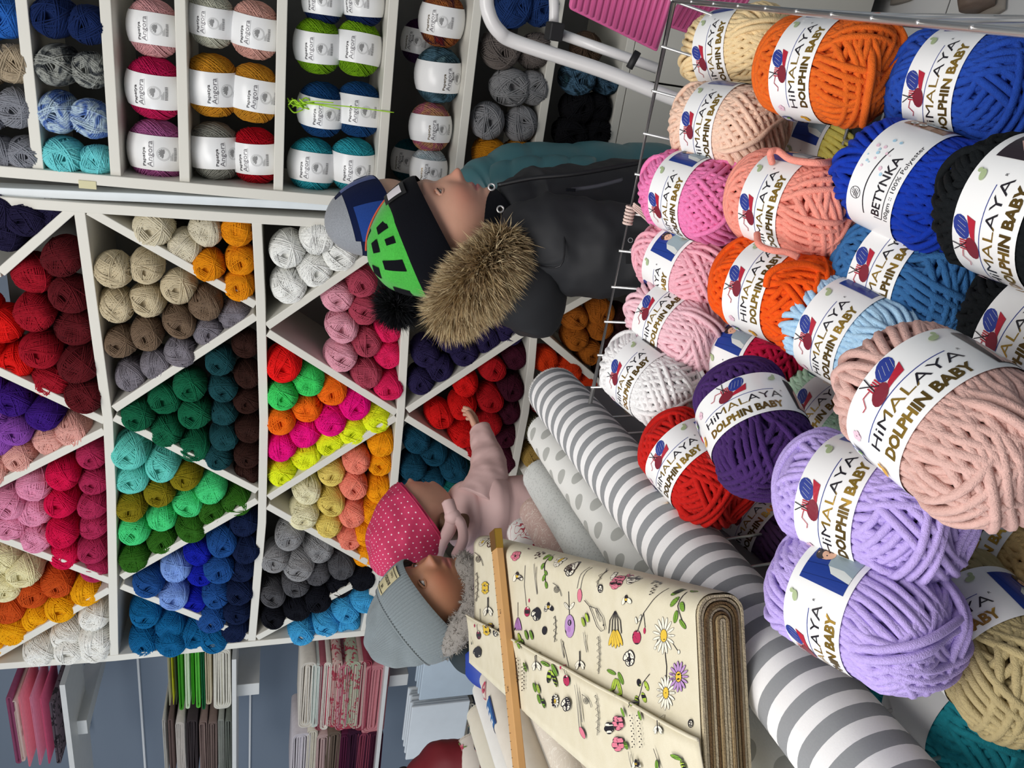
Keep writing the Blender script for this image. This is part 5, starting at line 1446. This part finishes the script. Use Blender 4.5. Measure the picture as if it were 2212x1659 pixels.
def fur(name, centers, normals, spread, n, L, w, mats, parent, seed=1, bias=Vector((0, 0, 0)), world=True):
    rs = random.Random(seed); V = []; Fc = []; M = []
    for k in range(n):
        i = rs.randrange(len(centers)); c = centers[i]; nn = normals[i]
        d = (nn+Vector((rs.gauss(0, spread), rs.gauss(0, spread), rs.gauss(0, spread)))+bias).normalized()
        s_ = d.cross(Vector((rs.gauss(0, 1), rs.gauss(0, 1), rs.gauss(0, 1)))).normalized(); l_ = L*rs.uniform(.6, 1.15)
        bend = (bias*.6+Vector((rs.gauss(0, .25), rs.gauss(0, .25), rs.gauss(0, .25))))*l_*.35
        c = c+Vector((rs.gauss(0, 1), rs.gauss(0, 1), rs.gauss(0, 1)))*.002
        p1 = c+d*l_*.5+bend*.3; p2 = c+d*l_+bend
        b = len(V); V += [c-s_*w, c+s_*w, p1-s_*w*.75, p1+s_*w*.75, p2]
        Fc += [(b, b+1, b+3, b+2), (b+2, b+3, b+4)]; mi = rs.randrange(len(mats)); M += [mi, mi]
    o = mesh_obj(name, V, Fc, mats, parent, False, M); o['kind'] = 'stuff'; return o
def person(label, hx, hy, dep, s, up, psi, skin, lip, pants='#23242a', arms=None, total=None, chest=1.0, iris='#3c4c58', group=None, hide_head=False):
    hc = at_depth(hx, hy, dep); v = (CP-hc).normalized()
    U = ipd(*up); U = (U-v*U.dot(v)).normalized()
    S_ = U.cross(v).normalized()            # to image right (upright)
    if S_.dot(RT) < 0: S_ = -S_
    ps = math.radians(psi); f = S_*math.sin(ps)+v*math.cos(ps)
    Z_ = U; Y_ = -f; X_ = Y_.cross(Z_)
    M = Matrix.Translation(hc) @ Matrix((X_, Y_, Z_)).transposed().to_4x4() @ Matrix.Scale(s, 4)
    fh = Vector((f.x, f.y, 0)).normalized(); sv = Vector((-fh.y, fh.x, 0))
    root = empty('person', (hc.x, hc.y, 0)); Ri = root.location
    tag(root, label, 'person', group)
    zc = hc.z
    neck = hc-U*.105*s*.8+Vector((0, 0, -.03*s)); neck = Vector((neck.x, neck.y, neck.z))
    nb = Vector((hc.x-fh.x*.01, hc.y-fh.y*.01, zc-.155*s)); ch = nb+Vector((0, 0, -.13*s)); pz = zc*.46
    pel = Vector((nb.x, nb.y, pz))
    J = [pel, (pel+ch)/2, ch, nb, hc-U*.06*s+f*-.01]; Rr = [.095*s, .085*s, .10*s, .045*s, .042*s]; E = [(0, 1), (1, 2), (2, 3), (3, 4)]
    arms = arms or {}
    A2 = []
    for sd, sg in (('r', 1), ('l', -1)):
        if sd in arms: sh, el_, wr_, hd, pn = [Vector(q) for q in arms[sd]]
        else:
            sh = ch+sv*sg*.125*s+Vector((0, 0, .07*s)); el_ = sh+sv*sg*.03+Vector((0, 0, -.20*s))+fh*.01; wr_ = el_+Vector((0, 0, -.165*s))+fh*.07; hd = (wr_-el_); pn = -sv*sg
        A2.append((sh, el_, wr_, hd, pn, sg)); n = len(J)
        J += [sh, el_, wr_]; Rr += [.034*s, .024*s, .020*s]; E += [(2, n), (n, n+1), (n+1, n+2)]
    LG = []
    for sg in (1, -1):
        hp = pel+sv*sg*.062*s+Vector((0, 0, -.03)); kn_ = Vector((hp.x, hp.y, pz*.54))+fh*.015; an = Vector((hp.x, hp.y, .07)); n = len(J)
        J += [hp, kn_, an]; Rr += [.06*s, .043*s, .03*s]; E += [(0, n), (n, n+1), (n+1, n+2)]; LG.append((hp, kn_, an))
    ex = [([M @ q for q in HV], HF, HT)]
    for sh, el_, wr_, hd, pn, sg in A2:
        a, b = hand_vf(wr_, hd, pn, s*.92, .45, sg); ex.append((a, b, None))
    V, Fc, T = skin_body('b', J, E, Rr, ex, None)
    ms = skin_mat('skin_'+label.split()[0], skin, lip)
    body = mesh_obj('body', [q-Ri for q in V], Fc, ms, root)
    ca = body.data.color_attributes.new('tint', 'FLOAT_COLOR', 'POINT'); ca.data.foreach_set('color', np.array(T, dtype=np.float32).ravel())
    # eyes
    Ml = Matrix.Translation(-Ri) @ M
    Mw, Mi, Mp = plain('eye_white', 'e6e2de', .12), plain('iris_'+iris[1:], iris, .1), plain('pupil', '08080a', .05)
    for sg in (1, -1):
        cx, cy, cz = sg*.0285, -.0625, .0
        e = mesh_obj('eye', *[[Ml @ q for q in a] if k == 0 else a for k, a in enumerate(ellip((cx, cy, cz), (.0108, .0106, .0100)))], Mw, root)
        g = Vector((sg*.05, -1, .12)).normalized()
        for rr, off_, mm, nm in ((.0056, .0090, Mi, 'iris'), (.0028, .0097, Mp, 'pupil')):
            q = g.orthogonal().normalized(); r2 = g.cross(q); c0 = Vector((cx, cy, cz))
            vv = [c0+g*(off_+.0009)]+[c0+g*(off_ if nm == 'iris' else off_+.0001)+(q*math.cos(a*PI/10)+r2*math.sin(a*PI/10))*rr for a in range(20)]
            mesh_obj(nm, [Ml @ x for x in vv], [(0, a+1, (a+1) % 20+1) for a in range(20)], mm, e)
        # lids with lashes
        for nm, z0, dz, nn in (('eyelid', .0052, .0052, 1), ('eyelid', -.0060, -.0040, -1)):
            arc = []
            for k in range(13):
                t = -1+2*k/12; x = cx+t*.0132; zz = z0*(1-t*t)**.6*1.0-.0012*t*sg
                yy = cy-math.sqrt(max(0, .0118**2-(t*.0112)**2-zz*zz))*1.0
                arc.append(Vector((x, yy, zz)))
            vf = tube_vf(smooth_path(arc, 3), .0024*s, 8); 
            mesh_obj(nm, [Ml @ q for q in tube_vf(smooth_path(arc, 3), .0024, 8)[0]], vf[1], ms, e)
            if nn == 1:
                lv = tube_vf(smooth_path([a+Vector((0, -.0024, -.0022)) for a in arc], 3), .0007, 5)
                mesh_obj('lashes', [Ml @ q for q in lv[0]], lv[1], plain('lash', '1c120e', .7), e)
    # trousers and shoes
    mt = cloth2('trousers_'+pants[1:], pants)
    mb = MB()
    for hp, kn_, an in LG:
        mb.add(loft([hp+Vector((0, 0, .07)), hp, kn_, an+Vector((0, 0, -.01))], [(.085*s, .085*s), (.08*s, .08*s), (.062*s, .06*s), (.052*s, .05*s)], fh, 24, 5, .006, 9, 3))
    mb.build('trousers', mt, root).location = -Ri
    for hp, kn_, an in LG:
        bx_ = Vector((an.x, an.y, 0))
        o = mesh_obj('shoe', *loft([bx_-fh*.06*s+Vector((0, 0, .035)), bx_+Vector((0, 0, .042)), bx_+fh*.07*s+Vector((0, 0, .032)), bx_+fh*.13*s+Vector((0, 0, .022))], [(.030, .030), (.036, .040), (.036, .030), (.02, .018)], sv, 20, 4, 0), plain('shoe_rubber', '2a2a2e', .6), root); o.location = -Ri
    return dict(root=root, M=M, Ml=Ml, f=f, fh=fh, sv=sv, U=U, nb=nb, ch=ch, pel=pel, arms=A2, hc=hc, s=s, off=Ri)
def part(P, name, vf, mat, parent=None, smooth=True):
    return mesh_obj(name, [Vector(q)-P['off'] for q in vf[0]], vf[1], mat, parent or P['root'], smooth)
def hpart(P, name, vf, mat, parent=None, smooth=True, uvs=None):
    return mesh_obj(name, [P['Ml'] @ Vector(q) for q in vf[0]], vf[1], mat, parent or P['root'], smooth, None, uvs)
def patch_on_hat(front, back, stretch, off, u0, u1, t0_, t1_, n=8):
    """small curved patch following the cap, between longitudes u (rad) and hem fractions t"""
    V = []; Fc = []
    for j in range(n+1):
        for i in range(n+1):
            V.append(hat_pt(front, back, stretch, off, u0+(u1-u0)*i/n, t0_+(t1_-t0_)*j/n))
    for j in range(n):
        for i in range(n): a = j*(n+1)+i; Fc.append((a, a+n+1, a+n+2, a+1))
    return V, Fc
def hat_pt(front, back, stretch, off, ph, tt):
    fc = .5+.5*math.cos(ph); hem = back+(front-back)*fc; th = tt*hem+1e-4
    x, y, z = math.sin(th)*math.sin(ph), -math.sin(th)*math.cos(ph), math.cos(th)
    return Vector((x*(.073+off), y*(.091+off)*(.95 if y < 0 else 1), z*(.103+off)))+Vector(stretch)*max(0, math.cos(th*.9))**2

# ---- boy in the green hat (profile)
P1_ = person('boy in a green and black knitted hat, black jacket with fur-trimmed hood, in profile', 956, 503, 1.33, 1.06, (-1, .06), 79, '#d3a189', '#b8656a', pants='#1c1d22', arms={'l': (at_depth(1135, 505, 1.30), at_depth(1290, 540, 1.26), at_depth(1490, 497, 1.245), (0, 0, -1), (1, 0, 0))})
fr_, bk2 = 1.27, 2.0; st_ = (0, .026, .008)
M_green = knit_mat('green_knit', '#43a83e', scale=.8, var=.3); M_blk = knit_mat('black_knit', '#0b0c12')
cuff0 = .66
hat = hpart(P1_, 'knitted_hat', hat_surface(fr_, bk2, st_, .014, t1=cuff0+.1, wr=.003), M_green)
cf = hpart(P1_, 'cuff', hat_surface(fr_, bk2, st_, .0155, 120, 14, 60, .0012, cuff0, 1.0, roll=.004), M_blk, hat)
band_ = hpart(P1_, 'orange_seam', tube_vf([hat_pt(fr_, bk2, st_, .0155, PI*.03, t_/20*cuff0) for t_ in range(1, 21)], .0018, 6), knit_mat('orange_knit', '#c4563a'), hat)
# plain black angular blocks knitted into the hat
for (u0, u1, t0_, t1_) in ((-1.05, -.80, .44, .58), (-1.50, -1.12, .30, .40), (-1.95, -1.72, .40, .60), (-2.35, -1.95, .22, .32), (-.62, -.42, .20, .34), (-2.75, -2.45, .42, .56), (-1.40, -1.25, .50, .60)):
    hpart(P1_, 'black_block', patch_on_hat(fr_, bk2, st_, .0152, u0, u1, t0_, t1_, 5), M_blk, hat)
bd = hpart(P1_, 'badge', patch_on_hat(fr_, bk2, st_, .0228, -.62, -.22, .66, .88, 6), plain('badge_black', '1a1a1c', .5), hat)
hpart(P1_, 'badge_face', patch_on_hat(fr_, bk2, st_, .0234, -.55, -.29, .70, .84, 5), plain('badge_white', 'dcd6da', .5), bd)
pc = P1_['M'] @ Vector((0, .118, .085)); 
cs = []; ns_ = []
rs = random.Random(2)
for k in range(700):
    d = Vector((rs.gauss(0, 1), rs.gauss(0, 1), rs.gauss(0, 1))).normalized(); cs.append(pc+d*.016-P1_['off']); ns_.append(d)
part(P1_, 'pompom_core', ellip(pc, (.022, .022, .022)), M_blk, hat)
fur('pompom', cs, ns_, .25, 5200, .034, .0009, [M_blk, plain('black_wool', '121318', .95), M_blk], hat, 4)
mj = cloth2('black_softshell', '#1c1d21', .72, .12); mj2 = cloth2('black_trim', '#101014', .5)
Qd = lambda x, y, d: at_depth(x, y, d)
fh1, sv1 = P1_['fh'], P1_['sv']
if sv1.dot(CP-P1_['hc']) < 0: sv1 = -sv1
jk = part(P1_, 'jacket', loft([Qd(1066, 462, 1.345), Qd(1092, 468, 1.35), Qd(1140, 478, 1.37), Qd(1250, 480, 1.40), Qd(1400, 470, 1.44), Qd(1560, 470, 1.50)],
     [(.056, .052), (.072, .068), (.094, .112), (.100, .125), (.108, .13), (.115, .135)], fh1, 90, 16, .008, 12, 1), mj)
slv = part(P1_, 'sleeve', loft([Qd(1118, 500, 1.30), Qd(1165, 520, 1.27), Qd(1290, 540, 1.26), Qd(1400, 530, 1.25), Qd(1500, 500, 1.24)], [(.055, .05), (.078, .066), (.080, .068), (.070, .06), (.055, .05)], fh1, 72, 16, .008, 14, 2), mj, jk)
far = part(P1_, 'sleeve', loft([P1_['ch']-sv1*.13+Vector((0, 0, .06)), P1_['ch']-sv1*.16+Vector((0, 0, -.08)), P1_['ch']-sv1*.15+Vector((0, 0, -.26))+fh1*.05], [(.06, .05), (.06, .055), (.045, .04)], fh1, 24, 8, .005), mj, jk)
nk = part(P1_, 'snood', loft([Qd(1052, 505, 1.345), Qd(1066, 500, 1.345), Qd(1095, 485, 1.35)], [(.066, .062), (.07, .066), (.072, .07)], fh1, 48, 8, .003), knit_mat('black_snood', '#0c0d12'))
def jline(pts, r, m, nm, par=jk): return part(P1_, nm, tube_vf(smooth_path([Qd(*q) for q in pts], 6), r, 6), m, par)
jline([(1075, 400, 1.262), (1150, 385, 1.255), (1250, 375, 1.25), (1380, 352, 1.26)], .004, mj2, 'zip')
jline([(1120, 560, 1.245), (1210, 575, 1.19), (1215, 480, 1.20), (1200, 440, 1.215)], .0014, mj2, 'seam')
jline([(1235, 410, 1.235), (1290, 402, 1.238), (1345, 388, 1.24)], .0035, plain('grey_tape', '3c3d44', .4), 'pocket_zip')
jline([(1222, 410, 1.225), (1243, 411, 1.225)], .003, M_blk, 'zip_pull')
for q in ((1081, 452), (1062, 404)):
    c = Qd(q[0], q[1], 1.262); ring = [c+(RT*math.cos(a*PI/9)+DN*math.sin(a*PI/9))*.0052 for a in range(18)]
    part(P1_, 'eyelet', tube_vf(ring, .0017, 6, True), M_chrome, jk)
# sleeve badge with twin peaks
def jp(x, y, d): return Qd(x, y, d)-P1_['off']
mbd = MB(); dB = 1.178
mbd.add(([jp(1352, 505, dB), jp(1352, 570, dB), jp(1402, 570, dB), jp(1402, 505, dB), jp(1352, 505, dB+.008), jp(1352, 570, dB+.008), jp(1402, 570, dB+.008), jp(1402, 505, dB+.008)], [(0, 1, 2, 3), (0, 4, 5, 1), (1, 5, 6, 2), (2, 6, 7, 3), (3, 7, 4, 0)]))
bdg = mbd.build('sleeve_badge', plain('badge_rubber', '131417', .5), jk, False)
mg = MB()
for pts in ([(1391, 512), (1361, 540), (1391, 566)], [(1391, 527), (1372, 541), (1391, 556)]): mg.add(tube_vf([jp(x, y, dB-.0006) for x, y in pts], .0012, 5))
mg.add(tube_vf([jp(1362+5*math.cos(a*PI/8), 519+5*math.sin(a*PI/8), dB-.0006) for a in range(17)], .0007, 5))
mg.build('peak_emblem', plain('reflective_grey', '8a8a8e', .35), bdg)
# hood and its fur trim lying on the shoulders
hood = part(P1_, 'hood', loft([Qd(1110, 560, 1.27), Qd(1130, 620, 1.28), Qd(1150, 655, 1.31), Qd(1120, 690, 1.35)], [(.055, .05), (.070, .062), (.066, .056), (.035, .03)], fh1, 40, 8, .005), mj)
pathf = [Qd(1105, 505, 1.235), Qd(1075, 555, 1.215), Qd(1035, 605, 1.21), Qd(995, 650, 1.23), Qd(960, 690, 1.28)]
sp_ = smooth_path(pathf, 10); cs = []; ns_ = []
bv = part(P1_, 'trim_core', loft(pathf, [(.016, .016), (.034, .03), (.042, .036), (.038, .032), (.016, .016)], fh1, 24, 6, .002), knit_mat('fur_base', '#6a5440'), hood)
for k in range(3400):
    i = rs.randrange(3, len(sp_)-3); t = i/(len(sp_)-1); tg = (sp_[i+1]-sp_[i-1]).normalized(); q = Vector((rs.gauss(0, 1), rs.gauss(0, 1), rs.gauss(0, 1))); q = (q-tg*q.dot(tg)).normalized()
    cs.append(sp_[i]+q*(.016+.018*math.sin(PI*t))-P1_['off']); ns_.append(q)
MF = [plain('fur_'+h, h, .8, var=.15) for h in ('b39a74', 'cbb78e', 'ddcba4', '7a6348', 'bfa67c')]
fur('fur_trim', cs, ns_, .22, 17000, .034, .0008, MF, hood, 5, bias=ipd(.15, .75)*.55)

# ---- boy behind him in the blue and grey hat, teal jacket
P2_ = person('boy in a blue and grey pieced hat and teal jacket behind the green hat boy', 826, 464, 1.545, .90, (-1, .15), 150, '#d8ab92', '#b8706c', pants='#2a3038')
f2, b2 = 1.4, 1.85; s2_ = (0, .012, .012)
M_gk = knit_mat('grey_melange', '#8f9298', var=.35); M_nv = knit_mat('navy_knit', '#101a3c'); M_bl = knit_mat('blue_knit', '#1f3f86')
h2 = hpart(P2_, 'hat', hat_surface(f2, b2, s2_, .012, nt=30), M_nv)
for (u0, u1, t0_, t1_, m) in ((-PI, -1.6, .02, .55, M_gk), (-1.6, -.9, .05, .45, M_gk), (1.6, PI, .02, .6, M_gk), (-1.5, -.7, .55, .98, M_bl), (-.6, .2, .3, .8, M_bl), (-PI, -2.2, .62, .98, M_bl), (.5, 1.3, .4, .9, M_bl)):
    hpart(P2_, 'knit_panel', patch_on_hat(f2, b2, s2_, .0130, u0, u1, t0_, t1_, 10), m, h2)
hpart(P2_, 'hat_tag', patch_on_hat(f2, b2, s2_, .0145, -1.15, -.85, .78, .95, 4), plain('tag_blue', '3c6cb0', .5), h2)
mt2 = cloth2('teal_nylon', '#3f6f76', .45, .1)
j2 = part(P2_, 'jacket', loft([Qd(1010, 438, 1.555), Qd(1040, 430, 1.57), Qd(1120, 425, 1.60), Qd(1280, 425, 1.66), Qd(1420, 425, 1.72)], [(.052, .052), (.075, .08), (.088, .11), (.092, .115), (.098, .12)], P2_['fh'], 56, 12, .004, 9, 5, quilt=8), mt2)
part(P2_, 'sleeve', loft([Qd(1068, 405, 1.51), Qd(1130, 392, 1.50), Qd(1210, 388, 1.50), Qd(1290, 382, 1.49)], [(.045, .04), (.052, .045), (.05, .045), (.042, .036)], P2_['fh'], 40, 12, .003, 9, 6, quilt=9), mt2, j2)

# ---- girl in the dotted pink hat reaching for the red yarn
hcg = at_depth(890, 1135, 1.62)
shg = Qd(1012, 1060, 1.66); elg = Qd(1050, 1000, 1.70); wrg = Qd(1030, 932, 1.765)
P3_ = person('girl in a crimson dotted hat and pale pink padded jacket, reaching to the shelf', 893, 1122, 1.62, .88, (-.9, .42), 110, '#d3a088', '#b86a68', pants='#b9a2a2',
    arms={'l': (shg, elg, wrg, Qd(1024, 900, 1.79)-wrg, Vector((-.5, -.6, .5)))} )
def dot_mat():
    t = NT('crimson_dotted_jersey', .8); sp = t.n('ShaderNodeSeparateXYZ', {0: t.uv()}); u, v = sp.outputs[0], sp.outputs[1]
    row = t.math('FLOOR', t.math('MULTIPLY', v, 16)); off = t.math('MULTIPLY', t.math('MODULO', row, 2), .5)
    fu = t.math('SUBTRACT', t.math('FRACT', t.math('ADD', t.math('MULTIPLY', u, 19), off)), .5); fv = t.math('SUBTRACT', t.math('FRACT', t.math('MULTIPLY', v, 16)), .5)
    d = t.math('ADD', t.math('MULTIPLY', fu, fu), t.math('MULTIPLY', fv, fv)); f = t.math('LESS_THAN', d, .014)
    t.link(t.mix(f, lin('c22f5c'), lin('f0d4dc')), 'Base Color'); t.bump(t.noise(900), .2, .0003); return t.m
f3, b3 = 1.62, 2.0; s3_ = (0, .052, .018)
hv, hf_ = hat_surface(f3, b3, s3_, .012, 96, 40, wr=.007, seed=4)
hu = [(i/96*2 if i < 48 else 2-i/96*2, j/40) for j in range(41) for i in range(96)]
h3 = hpart(P3_, 'dotted_hat', (hv, hf_), dot_mat(), None, True, hu)
hpart(P3_, 'hem', tube_vf([hat_pt(f3, b3, s3_, .0125, 2*PI*k/60, .97) for k in range(60)], .0022, 6, True), cloth2('crimson_hem', '#b82c56'), h3)
hpart(P3_, 'hair', loft([Vector((0, .045, -.055)), Vector((0, .062, -.085)), Vector((0, .060, -.12))], [(.05, .03), (.045, .028), (.03, .02)], Vector((1, 0, 0)), 24, 6, .003), plain('brown_hair', '6a4c34', .6, bump=.5, bscale=400))
mp3 = cloth2('pale_pink_shell', '#dcb9b6', .6, .15)
j3 = part(P3_, 'jacket', loft([Qd(972, 1112, 1.64), Qd(1000, 1112, 1.655), Qd(1050, 1112, 1.68), Qd(1130, 1118, 1.71), Qd(1230, 1118, 1.76), Qd(1330, 1115, 1.8)], [(.045, .045), (.072, .075), (.085, .1), (.09, .105), (.095, .108), (.09, .1)], P3_['fh'], 56, 12, .006, 12, 7, quilt=14), mp3)
part(P3_, 'sleeve', loft([Qd(1030, 1085, 1.64), Qd(1052, 1045, 1.665), Qd(1056, 1000, 1.70), Qd(1046, 960, 1.735), Qd(1036, 928, 1.765)], [(.05, .05), (.046, .046), (.040, .040), (.031, .029), (.026, .023)], P3_['fh'], 40, 14, .004, 26, 8), mp3, j3)
jl3 = lambda pts, r, m, nm: part(P3_, nm, tube_vf(smooth_path([Qd(*q) for q in pts], 6), r, 8), m, j3)
jl3([(968, 1085, 1.56), (975, 1112, 1.545), (972, 1140, 1.56), (955, 1168, 1.58), (945, 1195, 1.60)], .014, mp3, 'knotted_scarf')
jl3([(975, 1112, 1.54), (995, 1130, 1.545), (1000, 1165, 1.56), (985, 1200, 1.58)], .011, mp3, 'knotted_scarf')
part(P3_, 'scarf_knot', ellip(Qd(978, 1116, 1.545), (.017, .016, .017)), mp3, j3)

# ---- boy in the ribbed grey hat looking up
P4_ = person('boy in a ribbed grey cuffed hat and fleece collar, looking up over the bolt', 930, 1303, 1.45, .98, (-.88, .40), 54, '#b07c5e', '#a05a58', pants='#23304a', iris='#2c2018')
f4, b4 = 1.42, 1.98; s4_ = (0, .040, .026)
M_gr = knit_mat('grey_rib_knit', '#7d868a'); c4 = .64
h4 = hpart(P4_, 'ribbed_hat', hat_surface(f4, b4, s4_, .013, 360, 40, 90, .0013, 0, c4+.1, wr=.007, seed=9), M_gr)
hpart(P4_, 'cuff', hat_surface(f4, b4, s4_, .0165, 360, 14, 90, .0013, c4, 1.0, roll=.0045), M_gr, h4)
hpart(P4_, 'cuff_edge', tube_vf([hat_pt(f4, b4, s4_, .0175, 2*PI*k/80, c4) for k in range(80)], .0022, 6, True), M_gr, h4)
lbv = patch_on_hat(f4, b4, s4_, .0232, -.22, .22, .70, .93, 6)
lbl = hpart(P4_, 'label_patch', lbv, plain('cream_label', 'c9bf98', .6), h4)
p = Print(); p.text('VR', -.006, .007, .005, 0, width=.009, bold=.02); p.text('BODZICH', -.013, -.002, .0055, 0, width=.026, bold=.02); p.text('THING', -.008, -.009, .004, 0, width=.014)
p.line([(-.015, .0125), (.015, .0125)], .0007, 0); p.line([(-.015, -.0115), (.015, -.0115)], .0007, 0)
def lmap(s_, t_, h):
    q = hat_pt(f4, b4, s4_, .0236+h, s_/.07, .815-t_/.13); return P4_['Ml'] @ q
p.build('lettering', lmap, [M_ink], lbl, .004)
ml4 = knit_mat('grey_fleece', '#8e8882', fuzz=1.0, var=.25); mb4 = cloth2('cobalt_jacket', '#1e3a94', .5, .1)
j4 = part(P4_, 'jacket', loft([Qd(1015, 1318, 1.46), Qd(1045, 1325, 1.48), Qd(1100, 1335, 1.50), Qd(1200, 1340, 1.54), Qd(1330, 1340, 1.60)], [(.05, .05), (.085, .08), (.11, .09), (.115, .09), (.115, .09)], P4_['sv'], 48, 10, .005), mb4)
part(P4_, 'sleeve', loft([Qd(1035, 1395, 1.44), Qd(1060, 1425, 1.43), Qd(1120, 1445, 1.43), Qd(1200, 1450, 1.45)], [(.05, .045), (.055, .05), (.05, .045), (.045, .04)], P4_['fh'], 32, 10, .004), mb4, j4)
pl = part(P4_, 'plaid_lining', loft([Qd(990, 1400, 1.44), Qd(1012, 1418, 1.43), Qd(1040, 1432, 1.425)], [(.03, .025), (.034, .03), (.03, .026)], P4_['fh'], 32, 8, .004), cloth2('dark_plaid', '#1e2a30', .8, .4, .4), j4)
cpts = []
ctr = P4_['M'] @ Vector((0, .010, -.092))
for k in range(24):
    a = 2*PI*k/24; q = P4_['M'] @ Vector((.092*math.sin(a), .022-.092*math.cos(a), -.108-.030*math.cos(a))); cpts.append(q)
cpts = smooth_path([Qd(1000, 1222, 1.45), Qd(1028, 1245, 1.41), Qd(1030, 1295, 1.375), Qd(1003, 1350, 1.37), Qd(972, 1385, 1.40), Qd(955, 1392, 1.46), Qd(975, 1370, 1.53), Qd(1010, 1300, 1.55), Qd(1020, 1240, 1.51)], 3, True)
cl = part(P4_, 'fleece_collar', tube_vf(cpts, .023, 14, True), ml4)
cs = []; ns_ = []
for k in range(1600):
    i = rs.randrange(27); u = rs.random(); c = cpts[i].lerp(cpts[(i+1) % 27], u); tg = (cpts[(i+1) % 27]-cpts[i]).normalized(); q = Vector((rs.gauss(0, 1), rs.gauss(0, 1), rs.gauss(0, 1))); q = (q-tg*q.dot(tg)).normalized()
    cs.append(c+q*.022-P4_['off']); ns_.append(q)
fur('fleece_pile', cs, ns_, .5, 5000, .008, .0007, [ml4, plain('fleece_light', 'a09a92', .9)], cl, 7)

# ---- adult at the frame edge in a red jacket
P5_ = person('adult in a dark red jacket cut by the frame beside the flowered rolls', 730, 1960, 1.75, 1.1, (-1, .1), 60, '#cfa088', '#a86060', pants='#202228')
M_red = cloth2('dark_red_shell', '#6e0f1c', .6, .1)
j5 = part(P5_, 'jacket', loft([Qd(905, 1850, 1.76), Qd(950, 1840, 1.78), Qd(1010, 1830, 1.80), Qd(1130, 1820, 1.86), Qd(1300, 1820, 1.95)], [(.06, .06), (.13, .1), (.17, .12), (.18, .13), (.18, .13)], P5_['sv'], 48, 10, .008), M_red)
part(P5_, 'sleeve', loft([Qd(900, 1740, 1.72), Qd(940, 1690, 1.70), Qd(985, 1668, 1.68), Qd(1060, 1665, 1.68), Qd(1180, 1680, 1.72)], [(.055, .05), (.072, .062), (.07, .062), (.06, .055), (.05, .045)], P5_['fh'], 40, 10, .008, 12), M_red, j5)
part(P5_, 'black_hood', loft([Qd(868, 1668, 1.72), Qd(875, 1700, 1.73), Qd(880, 1780, 1.75)], [(.016, .016), (.035, .03), (.06, .05)], P5_['fh'], 32, 8, .003), cloth2('black_hood_cloth', '#17161b', .7), j5)
hpart(P5_, 'hair', hat_surface(1.0, 2.0, (0, .0, .0), .008, 64, 24), plain('dark_hair', '2c211b', .6, bump=.6, bscale=300))

# ---- shoes of shoppers on the tiled floor, at the right
for i, (x, y, ang, lb) in enumerate(((2150, 5, .4, 'scuffed brown leather shoe on the tiles by the top right corner'), (1960, -22, .2, 'brown shoe toe on the tiles left of the scuffed one, cut by the frame'))):
    c = at_Z(x, y, 0.0); d = Vector((math.cos(ang), math.sin(ang), 0)); n_ = Vector((-d.y, d.x, 0))
    r_ = empty('shoe', (c.x, c.y, 0)); tag(r_, lb, 'shoe')
    z = lambda h: Vector((0, 0, h))
    V, Fc = loft([c-d*.02+z(.05), c+d*.05+z(.052), c+d*.13+z(.045), c+d*.19+z(.034), c+d*.235+z(.026)], [(.030, .034), (.036, .046), (.040, .038), (.042, .028), (.018, .012)], n_, 28, 7, .003, 20)
    u_ = mesh_obj('upper', [q-Vector((c.x, c.y, 0)) for q in V], Fc, plain('worn_leather', '7d6a5e', .6, var=.3, nscale=60, bump=.3), r_)
    V, Fc = loft([c-d*.03+z(.012), c+d*.06+z(.011), c+d*.15+z(.011), c+d*.24+z(.012)], [(.034, .011), (.036, .010), (.046, .010), (.026, .010)], n_, 24, 6, 0)
    mesh_obj('sole', [q-Vector((c.x, c.y, 0)) for q in V], Fc, plain('pale_sole', 'a39a90', .7), r_)
    tube('lace', [Vector((0, 0, .098))+d*.06+n_*.02, Vector((0, 0, .104))+d*.065, Vector((0, 0, .098))+d*.07-n_*.02], .003, plain('lace', 'c8c0b4', .8), r_)
